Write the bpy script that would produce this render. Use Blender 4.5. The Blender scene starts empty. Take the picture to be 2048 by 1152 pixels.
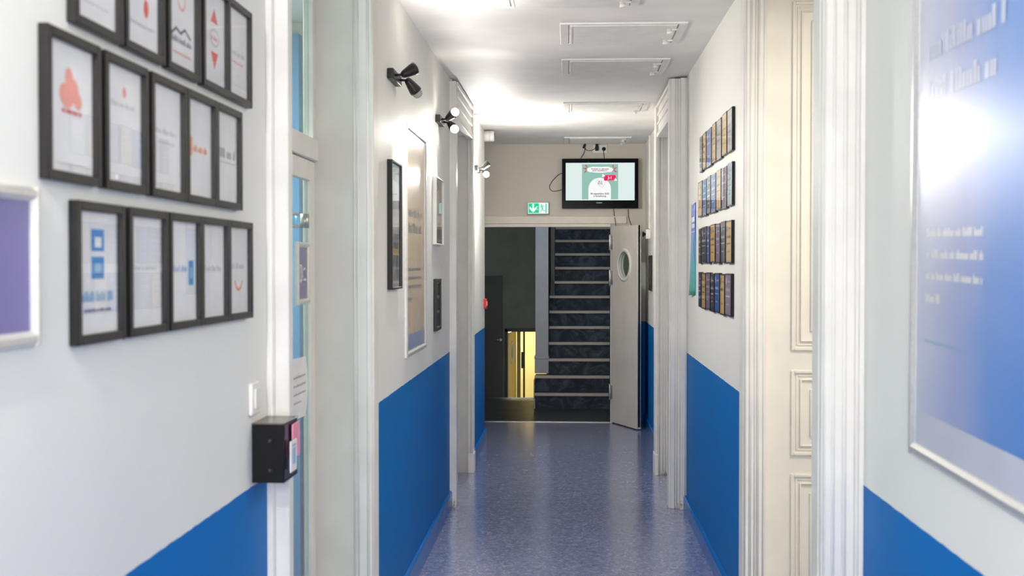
import bpy, bmesh, math, random
from mathutils import Vector, Matrix
random.seed(7)
PI = math.pi
SC = bpy.context.scene
COL = SC.collection

# ------------------------------------------------------------ camera
F_PX = 2450.0
H_EYE = 1.68
cd = bpy.data.cameras.new('camera')
cam = bpy.data.objects.new('camera', cd)
COL.objects.link(cam)
cd.sensor_width = 36.0
cd.lens = 36.0 * F_PX / 2048.0
cam.location = (0, 0, H_EYE)
cam.rotation_euler = (math.radians(90 - 1.0744), 0, math.radians(2.7108))
cd.clip_start = 0.05
cd.clip_end = 100
cd.dof.use_dof = True
cd.dof.focus_distance = 9.5
cd.dof.aperture_fstop = 5.0
SC.camera = cam

# ------------------------------------------------------------ world and colour
SC.view_settings.view_transform = 'Standard'
SC.view_settings.look = 'None'
SC.view_settings.exposure = 0.44
SC.view_settings.gamma = 1.0
SC.view_settings.use_curve_mapping = False
W = bpy.data.worlds.new('world')
SC.world = W
W.use_nodes = True
bg = W.node_tree.nodes['Background']
bg.inputs[0].default_value = (0.80, 0.90, 1.0, 1)
bg.inputs[1].default_value = 4.0


def area_light(name, loc, direction, sx, sy, power, col=(1, 1, 1), portal=False):
    ld = bpy.data.lights.new(name, 'AREA')
    ld.shape = 'RECTANGLE'
    ld.size = sx
    ld.size_y = sy
    ld.energy = power
    ld.color = col
    o = bpy.data.objects.new(name, ld)
    o.location = loc
    o.rotation_euler = Vector(direction).to_track_quat('-Z', 'Y').to_euler()
    COL.objects.link(o)
    if portal:
        ld.cycles.is_portal = True
    return o


# daylight coming down the corridor from the tall window behind the camera
area_light('window_daylight', (0, -3.45, 1.75), (0, 1, -0.05), 1.4, 2.1, 80, (0.97, 0.98, 1.0))

# ------------------------------------------------------------ materials
def lin(c):
    out = []
    for v in c:
        v = v / 255.0
        out.append(v / 12.92 if v <= 0.04045 else ((v + 0.055) / 1.055) ** 2.4)
    return tuple(out) + (1.0,)


MATS = {}


def mat(name, c, rough=0.5, metal=0.0, c2=None, scale=40.0, bump=0.0, bscale=200.0, coat=0.0, spec=None,
        emit=0.0, detail=3.0, stretch=None):
    if name in MATS:
        return MATS[name]
    m = bpy.data.materials.new(name)
    m.use_nodes = True
    nt = m.node_tree
    b = nt.nodes['Principled BSDF']
    tc = nt.nodes.new('ShaderNodeTexCoord')
    src = tc.outputs['Object']
    if stretch:
        mp = nt.nodes.new('ShaderNodeMapping')
        mp.inputs['Scale'].default_value = stretch
        nt.links.new(src, mp.inputs[0])
        src = mp.outputs[0]
    nz = nt.nodes.new('ShaderNodeTexNoise')
    nz.inputs['Scale'].default_value = scale
    nz.inputs['Detail'].default_value = detail
    nt.links.new(src, nz.inputs['Vector'])
    rp = nt.nodes.new('ShaderNodeValToRGB')
    if c2 is None:
        c2 = tuple(v * 0.965 for v in c)
    rp.color_ramp.elements[0].position = 0.35
    rp.color_ramp.elements[1].position = 0.65
    rp.color_ramp.elements[0].color = lin(c)
    rp.color_ramp.elements[1].color = lin(c2)
    nt.links.new(nz.outputs['Fac'], rp.inputs[0])
    nt.links.new(rp.outputs[0], b.inputs['Base Color'])
    b.inputs['Roughness'].default_value = rough
    b.inputs['Metallic'].default_value = metal
    if spec is not None:
        b.inputs['Specular IOR Level'].default_value = spec
    if coat:
        b.inputs['Coat Weight'].default_value = coat
        b.inputs['Coat Roughness'].default_value = 0.1
    if emit:
        nt.links.new(rp.outputs[0], b.inputs['Emission Color'])
        b.inputs['Emission Strength'].default_value = emit
    if bump:
        n2 = nt.nodes.new('ShaderNodeTexNoise')
        n2.inputs['Scale'].default_value = bscale
        nt.links.new(src, n2.inputs['Vector'])
        bp = nt.nodes.new('ShaderNodeBump')
        bp.inputs['Strength'].default_value = bump
        bp.inputs['Distance'].default_value = 0.003
        nt.links.new(n2.outputs['Fac'], bp.inputs['Height'])
        nt.links.new(bp.outputs[0], b.inputs['Normal'])
    MATS[name] = m
    return m


def glow(name, c, s=1.0):
    """things that give off light: bulbs, screen, lit sign"""
    if name in MATS:
        return MATS[name]
    m = bpy.data.materials.new(name)
    m.use_nodes = True
    nt = m.node_tree
    nt.nodes.remove(nt.nodes['Principled BSDF'])
    e = nt.nodes.new('ShaderNodeEmission')
    e.inputs[0].default_value = lin(c)
    e.inputs[1].default_value = s
    nt.links.new(e.outputs[0], nt.nodes['Material Output'].inputs[0])
    MATS[name] = m
    return m


def glass_mat(name, rough=0.0, ior=1.5, tint=(255, 255, 255)):
    if name in MATS:
        return MATS[name]
    m = bpy.data.materials.new(name)
    m.use_nodes = True
    nt = m.node_tree
    nt.nodes.remove(nt.nodes['Principled BSDF'])
    t = nt.nodes.new('ShaderNodeBsdfTransparent')
    t.inputs[0].default_value = lin(tint)
    g = nt.nodes.new('ShaderNodeBsdfGlossy')
    g.inputs['Roughness'].default_value = rough
    f = nt.nodes.new('ShaderNodeFresnel')
    f.inputs[0].default_value = ior
    x = nt.nodes.new('ShaderNodeMixShader')
    ge = nt.nodes.new('ShaderNodeNewGeometry')      # the pane reflects on its outer side only
    sb = nt.nodes.new('ShaderNodeMath')
    sb.operation = 'SUBTRACT'
    sb.use_clamp = True
    nt.links.new(f.outputs[0], sb.inputs[0])
    nt.links.new(ge.outputs['Backfacing'], sb.inputs[1])
    nt.links.new(sb.outputs[0], x.inputs[0])
    nt.links.new(t.outputs[0], x.inputs[1])
    nt.links.new(g.outputs[0], x.inputs[2])
    nt.links.new(x.outputs[0], nt.nodes['Material Output'].inputs[0])
    MATS[name] = m
    return m


def paint_mat(name, white, blue, split=1.08, rough=0.45):
    """wall paint: blue dado up to a painted line, off-white above"""
    m = bpy.data.materials.new(name)
    m.use_nodes = True
    nt = m.node_tree
    b = nt.nodes['Principled BSDF']
    ge = nt.nodes.new('ShaderNodeNewGeometry')
    sp = nt.nodes.new('ShaderNodeSeparateXYZ')
    nt.links.new(ge.outputs['Position'], sp.inputs[0])
    nz = nt.nodes.new('ShaderNodeTexNoise')
    nz.inputs['Scale'].default_value = 14
    nt.links.new(ge.outputs['Position'], nz.inputs['Vector'])
    ma = nt.nodes.new('ShaderNodeMath')
    ma.operation = 'MULTIPLY_ADD'
    ma.inputs[1].default_value = 0.006
    nt.links.new(nz.outputs['Fac'], ma.inputs[0])
    nt.links.new(sp.outputs['Z'], ma.inputs[2])
    gt = nt.nodes.new('ShaderNodeMath')
    gt.operation = 'GREATER_THAN'
    gt.inputs[1].default_value = split + 0.003
    nt.links.new(ma.outputs[0], gt.inputs[0])
    n3 = nt.nodes.new('ShaderNodeTexNoise')
    n3.inputs['Scale'].default_value = 2.2
    n3.inputs['Detail'].default_value = 4
    nt.links.new(ge.outputs['Position'], n3.inputs['Vector'])
    mw = nt.nodes.new('ShaderNodeMixRGB')
    mw.inputs[1].default_value = lin(white)
    mw.inputs[2].default_value = lin(tuple(v * 0.97 for v in white))
    nt.links.new(n3.outputs['Fac'], mw.inputs[0])
    mb = nt.nodes.new('ShaderNodeMixRGB')
    mb.inputs[1].default_value = lin(blue)
    mb.inputs[2].default_value = lin(tuple(v * 0.93 for v in blue))
    nt.links.new(n3.outputs['Fac'], mb.inputs[0])
    mx = nt.nodes.new('ShaderNodeMixRGB')
    nt.links.new(gt.outputs[0], mx.inputs[0])
    nt.links.new(mb.outputs[0], mx.inputs[1])
    nt.links.new(mw.outputs[0], mx.inputs[2])
    nt.links.new(mx.outputs[0], b.inputs['Base Color'])
    b.inputs['Roughness'].default_value = rough
    b.inputs['Specular IOR Level'].default_value = 0.08
    n2 = nt.nodes.new('ShaderNodeTexNoise')
    n2.inputs['Scale'].default_value = 130
    n2.inputs['Detail'].default_value = 2
    nt.links.new(ge.outputs['Position'], n2.inputs['Vector'])
    bp = nt.nodes.new('ShaderNodeBump')
    bp.inputs['Strength'].default_value = 0.18
    bp.inputs['Distance'].default_value = 0.002
    nt.links.new(n2.outputs['Fac'], bp.inputs['Height'])
    nt.links.new(bp.outputs[0], b.inputs['Normal'])
    MATS[name] = m
    return m


def floor_mat(name, cols, rough, seams=(), coat=0.0, scale=28):
    m = bpy.data.materials.new(name)
    m.use_nodes = True
    nt = m.node_tree
    b = nt.nodes['Principled BSDF']
    ge = nt.nodes.new('ShaderNodeNewGeometry')
    n1 = nt.nodes.new('ShaderNodeTexNoise')
    n1.inputs['Scale'].default_value = scale
    n1.inputs['Detail'].default_value = 8
    n1.inputs['Roughness'].default_value = 0.72
    n1.inputs['Distortion'].default_value = 1.4
    nt.links.new(ge.outputs['Position'], n1.inputs['Vector'])
    rp = nt.nodes.new('ShaderNodeValToRGB')
    rp.color_ramp.elements[0].position = 0.36
    rp.color_ramp.elements[0].color = lin(cols[0])
    rp.color_ramp.elements[1].position = 0.66
    rp.color_ramp.elements[1].color = lin(cols[2])
    e = rp.color_ramp.elements.new(0.5)
    e.color = lin(cols[1])
    nt.links.new(n1.outputs['Fac'], rp.inputs[0])
    last = rp.outputs[0]
    sp = nt.nodes.new('ShaderNodeSeparateXYZ')
    nt.links.new(ge.outputs['Position'], sp.inputs[0])
    for s in seams:
        a = nt.nodes.new('ShaderNodeMath')
        a.operation = 'SUBTRACT'
        a.inputs[1].default_value = s
        nt.links.new(sp.outputs['Y'], a.inputs[0])
        ab = nt.nodes.new('ShaderNodeMath')
        ab.operation = 'ABSOLUTE'
        nt.links.new(a.outputs[0], ab.inputs[0])
        lt = nt.nodes.new('ShaderNodeMath')
        lt.operation = 'LESS_THAN'
        lt.inputs[1].default_value = 0.004
        nt.links.new(ab.outputs[0], lt.inputs[0])
        mx = nt.nodes.new('ShaderNodeMixRGB')
        nt.links.new(lt.outputs[0], mx.inputs[0])
        nt.links.new(last, mx.inputs[1])
        mx.inputs[2].default_value = lin(tuple(v * 0.7 for v in cols[0]))
        last = mx.outputs[0]
    nt.links.new(last, b.inputs['Base Color'])
    b.inputs['Coat Weight'].default_value = coat
    b.inputs['Specular IOR Level'].default_value = 0.5 if coat else 0.2
    b.inputs['Coat Roughness'].default_value = 0.16
    # scuffed sheen
    n4 = nt.nodes.new('ShaderNodeTexNoise')
    n4.inputs['Scale'].default_value = 3.0
    n4.inputs['Detail'].default_value = 5
    nt.links.new(ge.outputs['Position'], n4.inputs['Vector'])
    mr = nt.nodes.new('ShaderNodeMapRange')
    mr.inputs[3].default_value = rough - 0.05
    mr.inputs[4].default_value = rough + 0.07
    nt.links.new(n4.outputs['Fac'], mr.inputs[0])
    nt.links.new(mr.outputs[0], b.inputs['Roughness'])
    bp = nt.nodes.new('ShaderNodeBump')
    bp.inputs['Strength'].default_value = 0.08
    bp.inputs['Distance'].default_value = 0.002
    n5 = nt.nodes.new('ShaderNodeTexNoise')
    n5.inputs['Scale'].default_value = 9
    nt.links.new(ge.outputs['Position'], n5.inputs['Vector'])
    nt.links.new(n5.outputs['Fac'], bp.inputs['Height'])
    nt.links.new(bp.outputs[0], b.inputs['Normal'])
    MATS[name] = m
    return m


def art_mat(name, stops, scale=6.0, rough=0.5, vec=(1, 1, 1), detail=6.0, distort=0.8):
    m = bpy.data.materials.new(name)
    m.use_nodes = True
    nt = m.node_tree
    b = nt.nodes['Principled BSDF']
    tc = nt.nodes.new('ShaderNodeTexCoord')
    mp = nt.nodes.new('ShaderNodeMapping')
    mp.inputs['Scale'].default_value = vec
    nt.links.new(tc.outputs['Object'], mp.inputs[0])
    n = nt.nodes.new('ShaderNodeTexNoise')
    n.inputs['Scale'].default_value = scale
    n.inputs['Detail'].default_value = detail
    n.inputs['Distortion'].default_value = distort
    nt.links.new(mp.outputs[0], n.inputs['Vector'])
    rp = nt.nodes.new('ShaderNodeValToRGB')
    el = rp.color_ramp.elements
    el[0].position, el[0].color = stops[0][0], lin(stops[0][1])
    el[1].position, el[1].color = stops[-1][0], lin(stops[-1][1])
    for p, c in stops[1:-1]:
        x = el.new(p)
        x.color = lin(c)
    nt.links.new(n.outputs['Fac'], rp.inputs[0])
    nt.links.new(rp.outputs[0], b.inputs['Base Color'])
    b.inputs['Roughness'].default_value = rough
    MATS[name] = m
    return m


def grad_mat(name, stops, axis='Z', z0=0.0, z1=1.0, rough=0.4, emit=0):
    """colour gradient along a local axis of the sheet"""
    m = bpy.data.materials.new(name)
    m.use_nodes = True
    nt = m.node_tree
    b = nt.nodes['Principled BSDF']
    tc = nt.nodes.new('ShaderNodeTexCoord')
    sp = nt.nodes.new('ShaderNodeSeparateXYZ')
    nt.links.new(tc.outputs['Object'], sp.inputs[0])
    nz = nt.nodes.new('ShaderNodeTexNoise')
    nz.inputs['Scale'].default_value = 5
    nt.links.new(tc.outputs['Object'], nz.inputs['Vector'])
    mr = nt.nodes.new('ShaderNodeMapRange')
    mr.inputs[1].default_value = z0
    mr.inputs[2].default_value = z1
    nt.links.new(sp.outputs[axis], mr.inputs[0])
    ad = nt.nodes.new('ShaderNodeMath')
    ad.operation = 'MULTIPLY_ADD'
    ad.inputs[1].default_value = 0.25
    nt.links.new(nz.outputs['Fac'], ad.inputs[0])
    nt.links.new(mr.outputs[0], ad.inputs[2])
    sb = nt.nodes.new('ShaderNodeMath')
    sb.operation = 'SUBTRACT'
    sb.inputs[1].default_value = 0.125
    nt.links.new(ad.outputs[0], sb.inputs[0])
    rp = nt.nodes.new('ShaderNodeValToRGB')
    el = rp.color_ramp.elements
    el[0].position, el[0].color = stops[0][0], lin(stops[0][1])
    el[1].position, el[1].color = stops[-1][0], lin(stops[-1][1])
    for p, c in stops[1:-1]:
        x = el.new(p)
        x.color = lin(c)
    nt.links.new(sb.outputs[0], rp.inputs[0])
    nt.links.new(rp.outputs[0], b.inputs['Base Color'])
    b.inputs['Roughness'].default_value = rough
    MATS[name] = m
    return m


WHITE = (235, 235, 230)
BLUE = (0, 112, 190)
M_WALL = paint_mat('wall_paint', WHITE, BLUE, rough=0.5)
M_BACK = paint_mat('back_wall_dim_paint', (210, 203, 191), (0, 108, 186))  # weaker light at the far end put into the wall colour as beige-grey
M_CEIL = mat('ceiling_paint', (238, 235, 231), 0.6, bump=0.1, bscale=90, scale=3)
M_TRIM = mat('gloss_trim_paint', (232, 229, 223), 0.5, scale=6, spec=0.3)
M_JAMB = mat('satin_jamb_paint', (230, 224, 215), 0.42, scale=5)
M_CREAM = mat('cream_door_paint', (234, 229, 218), 0.4, scale=5)
M_BASEB = mat('blue_skirting_paint', (0, 108, 190), 0.25, scale=8)
M_FLOOR = floor_mat('blue_marbled_linoleum', ((88, 101, 144), (122, 132, 170), (172, 176, 198)), 0.2, (8.12, 11.05), 0.7)
M_LAND = floor_mat('dark_landing_linoleum', ((40, 44, 50), (52, 56, 62), (66, 70, 74)), 0.32)
M_RISER = floor_mat('slate_stair_linoleum', ((30, 38, 46), (42, 52, 62), (72, 82, 88)), 0.55, (), 0.0, 5)
M_BLACK = mat('black_plastic', (14, 14, 15), 0.35, scale=30, spec=0.2)
M_FRAME = mat('black_wood_frame', (18, 17, 16), 0.38, scale=60, c2=(26, 24, 23), spec=0.35)
M_FRAMEG = mat('anthracite_frame_edge', (66, 62, 58), 0.35, scale=60)
M_ALU = mat('brushed_aluminium', (205, 205, 205), 0.28, 0.85, scale=80)
M_SNAP = mat('silver_snap_profile', (214, 213, 210), 0.3, 0.55, scale=80)
M_WPLAS = mat('white_plastic', (236, 232, 224), 0.35, scale=20)
M_PAPER = mat('white_print_paper', (233, 233, 234), 0.6, scale=12)
M_GLASS = glass_mat('picture_glass', 0.02, 1.38)
M_FOIL = glass_mat('poster_foil', 0.3, 1.5)
M_DOORGL = glass_mat('door_glass', 0.0, 1.45, (235, 245, 242))
M_RED = mat('red_plastic', (214, 20, 32), 0.35, scale=20)
M_NOSE = mat('grey_stair_nosing', (150, 140, 128), 0.4, 0.2, scale=30)
M_GREYW = mat('grey_stair_panel_paint', (166, 166, 169), 0.5, scale=10)
M_OLIVE = mat('dark_olive_wall_paint', (112, 113, 96), 0.6, scale=3, c2=(100, 101, 86))
M_DARK = mat('dark_timber', (36, 33, 30), 0.5, scale=14)
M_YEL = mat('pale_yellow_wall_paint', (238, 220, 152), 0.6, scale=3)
M_LEAF = mat('off_white_door_leaf', (228, 222, 211), 0.45, scale=4, bump=0.08, bscale=160)
M_STEEL = mat('satin_steel', (190, 188, 184), 0.3, 0.9, scale=40)
M_CABLE = mat('black_cable', (20, 19, 19), 0.5, scale=40)
M_LAMP = mat('black_lamp_metal', (26, 25, 25), 0.42, 0.1, scale=40)
M_DIRT = mat('scuffed_paint', (150, 138, 122), 0.7, scale=60, c2=(232, 226, 216))


# ------------------------------------------------------------ mesh helpers
class MB:
    """collects shapes; coordinates may be written in world space with an origin to subtract"""

    def __init__(self, origin=(0, 0, 0)):
        self.bm = bmesh.new()
        self.o = Vector(origin)
        self.mats = []

    def mi(self, m):
        if m is None:
            return 0
        if m not in self.mats:
            self.mats.append(m)
        return self.mats.index(m)

    def v(self, p):
        return self.bm.verts.new(Vector(p) - self.o)

    def face(self, pts, m=None, smooth=False):
        f = self.bm.faces.new([self.v(p) for p in pts])
        f.material_index = self.mi(m)
        f.smooth = smooth
        return f

    def box(self, x0, x1, y0, y1, z0, z1, m=None, bev=0.0, seg=2, rot=None, piv=None):
        vs = [self.v((x, y, z)) for x in (x0, x1) for y in (y0, y1) for z in (z0, z1)]
        idx = [(0, 1, 3, 2), (4, 6, 7, 5), (0, 4, 5, 1), (2, 3, 7, 6), (0, 2, 6, 4), (1, 5, 7, 3)]
        fs = []
        for a in idx:
            f = self.bm.faces.new([vs[i] for i in a])
            f.material_index = self.mi(m)
            fs.append(f)
        if rot is not None:
            pv = Vector(piv if piv else ((x0 + x1) / 2, (y0 + y1) / 2, (z0 + z1) / 2)) - self.o
            for q in vs:
                q.co = pv + rot @ (q.co - pv)
        if bev > 0:
            es = list({e for f in fs for e in f.edges})
            r = bmesh.ops.bevel(self.bm, geom=es, offset=bev, segments=seg, affect='EDGES', profile=0.5)
            for f in r['faces']:
                f.smooth = True
        return self

    def prism(self, poly, axis, a, b, m=None, smooth=False):
        """extrude a 2-D polygon along an axis; poly gives the two other coordinates in xyz order"""
        def p3(q, t):
            if axis == 'x':
                return (t, q[0], q[1])
            if axis == 'y':
                return (q[0], t, q[1])
            return (q[0], q[1], t)
        A = [self.v(p3(q, a)) for q in poly]
        B = [self.v(p3(q, b)) for q in poly]
        n = len(poly)
        mi = self.mi(m)
        for i in range(n):
            f = self.bm.faces.new([A[i], A[(i + 1) % n], B[(i + 1) % n], B[i]])
            f.material_index = mi
            f.smooth = smooth
        for L in (A[::-1], B):
            f = self.bm.faces.new(L)
            f.material_index = mi
        return self

    def lathe(self, prof, origin, direction, seg=24, m=None, cap=True, smooth=True):
        """profile of (distance along direction, radius)"""
        d = Vector(direction).normalized()
        u = d.orthogonal().normalized()
        w = d.cross(u)
        mi = self.mi(m)
        rings = []
        for t, r in prof:
            c = Vector(origin) + d * t
            rings.append([self.v(c + (u * math.cos(2 * PI * k / seg) + w * math.sin(2 * PI * k / seg)) * max(r, 1e-5))
                          for k in range(seg)])
        for a, b in zip(rings, rings[1:]):
            for k in range(seg):
                f = self.bm.faces.new([a[k], a[(k + 1) % seg], b[(k + 1) % seg], b[k]])
                f.smooth = smooth
                f.material_index = mi
        if cap:
            for r in (rings[0][::-1], rings[-1]):
                f = self.bm.faces.new(r)
                f.material_index = mi
        return self

    def tube(self, pts, r, seg=8, m=None):
        pts = [Vector(p) for p in pts]
        mi = self.mi(m)
        rings = []
        prev = None
        for i, p in enumerate(pts):
            a = pts[max(0, i - 1)]
            b = pts[min(len(pts) - 1, i + 1)]
            d = (b - a).normalized()
            if prev is None:
                u = d.orthogonal().normalized()
            else:
                u = (prev - d * prev.dot(d))
                u = u.normalized() if u.length > 1e-6 else d.orthogonal().normalized()
            prev = u
            w = d.cross(u)
            rings.append([self.v(p + (u * math.cos(2 * PI * k / seg) + w * math.sin(2 * PI * k / seg)) * r) for k in range(seg)])
        for a, b in zip(rings, rings[1:]):
            for k in range(seg):
                f = self.bm.faces.new([a[k], a[(k + 1) % seg], b[(k + 1) % seg], b[k]])
                f.smooth = True
                f.material_index = mi
        for q in (rings[0][::-1], rings[-1]):
            f = self.bm.faces.new(q)
            f.material_index = mi
        return self

    def ring_plate(self, w0, w1, h0, h1, cx, cz, r, y0, y1, m=None, seg=48):
        """rectangular plate in x,z with a round hole, thickness y0..y1"""
        mi = self.mi(m)
        def rect_pt(a):
            dx, dz = math.cos(a), math.sin(a)
            ts = []
            if dx > 1e-9: ts.append((w1 - cx) / dx)
            if dx < -1e-9: ts.append((w0 - cx) / dx)
            if dz > 1e-9: ts.append((h1 - cz) / dz)
            if dz < -1e-9: ts.append((h0 - cz) / dz)
            t = min(ts)
            return (cx + dx * t, cz + dz * t)
        ang = sorted([2 * PI * k / seg for k in range(seg)] +
                     [math.atan2(z - cz, x - cx) % (2 * PI) for x in (w0, w1) for z in (h0, h1)])
        L = {}
        for y in (y0, y1):
            L[y] = ([self.v((cx + r * math.cos(a), y, cz + r * math.sin(a))) for a in ang],
                    [self.v((rect_pt(a)[0], y, rect_pt(a)[1])) for a in ang])
        n = len(ang)
        for k in range(n):
            j = (k + 1) % n
            for q in ([L[y0][0][k], L[y0][0][j], L[y0][1][j], L[y0][1][k]],
                      [L[y1][0][k], L[y1][1][k], L[y1][1][j], L[y1][0][j]],
                      [L[y0][0][k], L[y1][0][k], L[y1][0][j], L[y0][0][j]],
                      [L[y0][1][k], L[y0][1][j], L[y1][1][j], L[y1][1][k]]):
                try:
                    f = self.bm.faces.new(q)
                    f.material_index = mi
                except ValueError:
                    pass
        return self

    def build(self, name, m=None, parent=None, clean=True):
        if clean:
            bmesh.ops.recalc_face_normals(self.bm, faces=self.bm.faces)
        me = bpy.data.meshes.new(name)
        self.bm.to_mesh(me)
        self.bm.free()
        for x in (self.mats if self.mats else [m]):
            me.materials.append(x)
        o = bpy.data.objects.new(name, me)
        COL.objects.link(o)
        if parent is not None:
            o.parent = parent
        return o


def tag(o, label, cat, group=None, kind=None):
    o['label'] = label
    o['category'] = cat
    if group:
        o['group'] = group
    if kind:
        o['kind'] = kind
    return o


def thing(name, label, cat, loc, rotz=0.0, group=None, kind=None):
    o = bpy.data.objects.new(name, None)
    o.empty_display_size = 0.1
    COL.objects.link(o)
    o.location = loc
    o.rotation_euler = (0, 0, rotz)
    return tag(o, label, cat, group, kind)


def copy_thing(root, loc, rotz, label, group=None):
    r = root.copy()
    COL.objects.link(r)
    r.location = loc
    r.rotation_euler = (0, 0, rotz)
    r['label'] = label
    if group:
        r['group'] = group
    for ch in list(root.children):
        c = ch.copy()
        COL.objects.link(c)
        c.parent = r
        for g in ch.children:
            d = g.copy()
            COL.objects.link(d)
            d.parent = c
    return r


# text outlines turned into polygons
def text_polys(s, size, bold=False, shear=0.0, space=1.0):
    cu = bpy.data.curves.new('txt', 'FONT')
    cu.body = s
    cu.size = size
    cu.align_x = 'CENTER'
    cu.align_y = 'CENTER'
    cu.shear = shear
    cu.space_character = space
    cu.resolution_u = 3
    if bold:
        cu.offset = size * 0.025
    o = bpy.data.objects.new('txt', cu)
    COL.objects.link(o)
    dg = bpy.context.evaluated_depsgraph_get()
    me = bpy.data.meshes.new_from_object(o.evaluated_get(dg))
    vs = [(v.co.x, v.co.y) for v in me.vertices]
    fs = [list(p.vertices) for p in me.polygons]
    bpy.data.objects.remove(o)
    bpy.data.meshes.remove(me)
    bpy.data.curves.remove(cu)
    return vs, fs


class Art:
    """flat printed artwork on a sheet lying at local y = -d (x right, z up), layered by 0.2 mm"""

    def __init__(self, y, step=0.00025):
        self.b = MB()
        self.l = MB()
        self.y = y
        self.step = step

    def _next(self):
        self.y -= self.step
        return self.y

    def poly(self, pts, m):
        y = self._next()
        self.b.face([(p[0], y, p[1]) for p in pts], m)
        return self

    def rect(self, x0, x1, z0, z1, m):
        return self.poly([(x0, z0), (x1, z0), (x1, z1), (x0, z1)], m)

    def ell(self, cx, cz, rx, rz, m, n=28, a0=0, a1=2 * PI):
        return self.poly([(cx + rx * math.cos(a0 + (a1 - a0) * k / n), cz + rz * math.sin(a0 + (a1 - a0) * k / n))
                          for k in range(n if a1 - a0 > 6.2 else n + 1)], m)

    def arc(self, cx, cz, r, w, m, a0=0, a1=2 * PI, n=28):
        y = self._next()
        for k in range(n):
            a = a0 + (a1 - a0) * k / n
            c = a0 + (a1 - a0) * (k + 1) / n
            self.b.face([(cx + r * math.cos(a), y, cz + r * math.sin(a)), (cx + (r + w) * math.cos(a), y, cz + (r + w) * math.sin(a)),
                         (cx + (r + w) * math.cos(c), y, cz + (r + w) * math.sin(c)), (cx + r * math.cos(c), y, cz + r * math.sin(c))], m)
        return self

    def line(self, pts, w, m):
        y = self._next()
        for (x0, z0), (x1, z1) in zip(pts, pts[1:]):
            d = Vector((x1 - x0, z1 - z0))
            if d.length < 1e-6:
                continue
            n = Vector((-d.y, d.x)).normalized() * w / 2
            e = d.normalized() * w * 0.25
            self.b.face([(x0 - e.x - n.x, y, z0 - e.y - n.y), (x1 + e.x - n.x, y, z1 + e.y - n.y),
                         (x1 + e.x + n.x, y, z1 + e.y + n.y), (x0 - e.x + n.x, y, z0 - e.y + n.y)], m)
        return self

    def scribble(self, x0, x1, z, h, m, seed=1):
        """a line of print too small or blurred to read: short upright strokes gathered into words"""
        r = random.Random(seed)
        y = self._next()
        x = x0
        while x < x1 - h * 0.3:
            word = r.randint(3, 8)
            for _ in range(word):
                w = h * r.uniform(0.35, 0.6)
                if x + w > x1:
                    break
                t = h * r.choice((0.62, 0.62, 0.9))
                self.l.face([(x, y, z), (x + w * 0.8, y, z), (x + w * 0.8, y, z + t), (x, y, z + t)], m)
                x += w
            x += h * 0.5
        return self

    def text(self, s, cx, cz, size, m, bold=False, shear=0.0, rot=0.0, fit=None, space=1.0):
        vs, fs = text_polys(s, size, bold, shear, space)
        if fit:
            w = max(v[0] for v in vs) - min(v[0] for v in vs)
            k = fit / w
            vs = [(a * k, c) for a, c in vs]
        y = self._next()
        ca, sa = math.cos(rot), math.sin(rot)
        V = [self.b.bm.verts.new((cx + a * ca - c * sa, y, cz + a * sa + c * ca)) for a, c in vs]
        mi = self.b.mi(m)
        for f in fs:
            try:
                q = self.b.bm.faces.new([V[i] for i in f])
                q.material_index = mi
            except ValueError:
                pass
        return self

    def build(self, name, parent):
        if len(self.l.bm.faces):
            self.l.build('lettering', None, parent, clean=False)
        if len(self.b.bm.faces):
            return self.b.build(name, None, parent, clean=False)


RL, RR = PI / 2, -PI / 2     # facing the corridor from the left wall and from the right wall
XL0, XL1, XL2, XR = -0.86, -0.832, -0.82, 0.80
ZC = 2.97


def struct(mb, name, m, label, cat):
    return tag(mb.build(name, m), label, cat, None, 'structure')


# ------------------------------------------------------------ floor, ceiling, walls
b = MB(); b.box(-0.90, 0.86, -3.5, 13.1, -0.08, 0)
b.box(-2.6, -0.90, 3.5, 6.6, -0.08, 0); b.box(0.86, 2.7, 3.4, 5.9, -0.08, 0)
b.box(-1.3, -0.90, 8.5, 9.9, -0.08, 0); b.box(0.86, 1.2, 8.5, 9.9, -0.08, 0); b.box(-1.7, -0.90, 11.7, 13.1, -0.08, 0)
struct(b, 'floor', M_FLOOR, 'blue marbled linoleum floor of the corridor', 'floor')
b = MB(); b.box(-1.9, 1.3, 13.1, 14.33, -0.2, 0); b.box(-1.9, -0.41, 14.33, 15.5, -0.2, 0)
struct(b, 'floor', M_LAND, 'dark linoleum landing at the foot of the stairs', 'floor')
b = MB(); b.box(-1.9, 1.3, 13.105, 20.5, -1.6, -1.4)
struct(b, 'floor', M_LAND, 'dark floor of the lower level seen past the landing', 'floor')
b = MB(); b.box(-2.7, 2.8, -3.6, 13.25, ZC, ZC + 0.1)
struct(b, 'ceiling', M_CEIL, 'flat white ceiling with service hatches', 'ceiling')

b = MB()
b.box(-1.06, XL0, -3.5, 3.50, 0, ZC)
b.box(-1.06, XL1, 5.02, 8.50, 0, ZC)
b.box(-1.06, XL2, 9.90, 11.76, 0, ZC)
b.box(-1.06, XL2, 8.50, 9.90, 2.72, ZC)
b.box(-1.06, XL1, 3.50, 5.02, 2.90, ZC)
b.box(-1.80, -1.70, 11.66, 13.1, 0, ZC)
b.box(-1.80, -1.06, 11.66, 11.76, 0, ZC)
struct(b, 'wall_left', M_WALL, 'left corridor wall, off-white above a bright blue dado', 'wall')
b = MB()
b.box(XR, 1.0, -3.5, 3.40, 0, ZC)
b.box(XR, 1.0, 5.72, 8.50, 0, ZC)
b.box(XR, 1.0, 9.92, 13.1, 0, ZC)
b.box(XR + 0.01, 1.0, 8.50, 9.92, 2.72, ZC)
b.box(XR, 1.0, 3.40, 5.72, 2.94, ZC)
struct(b, 'wall_right', M_WALL, 'right corridor wall, off-white above a bright blue dado', 'wall')
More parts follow.
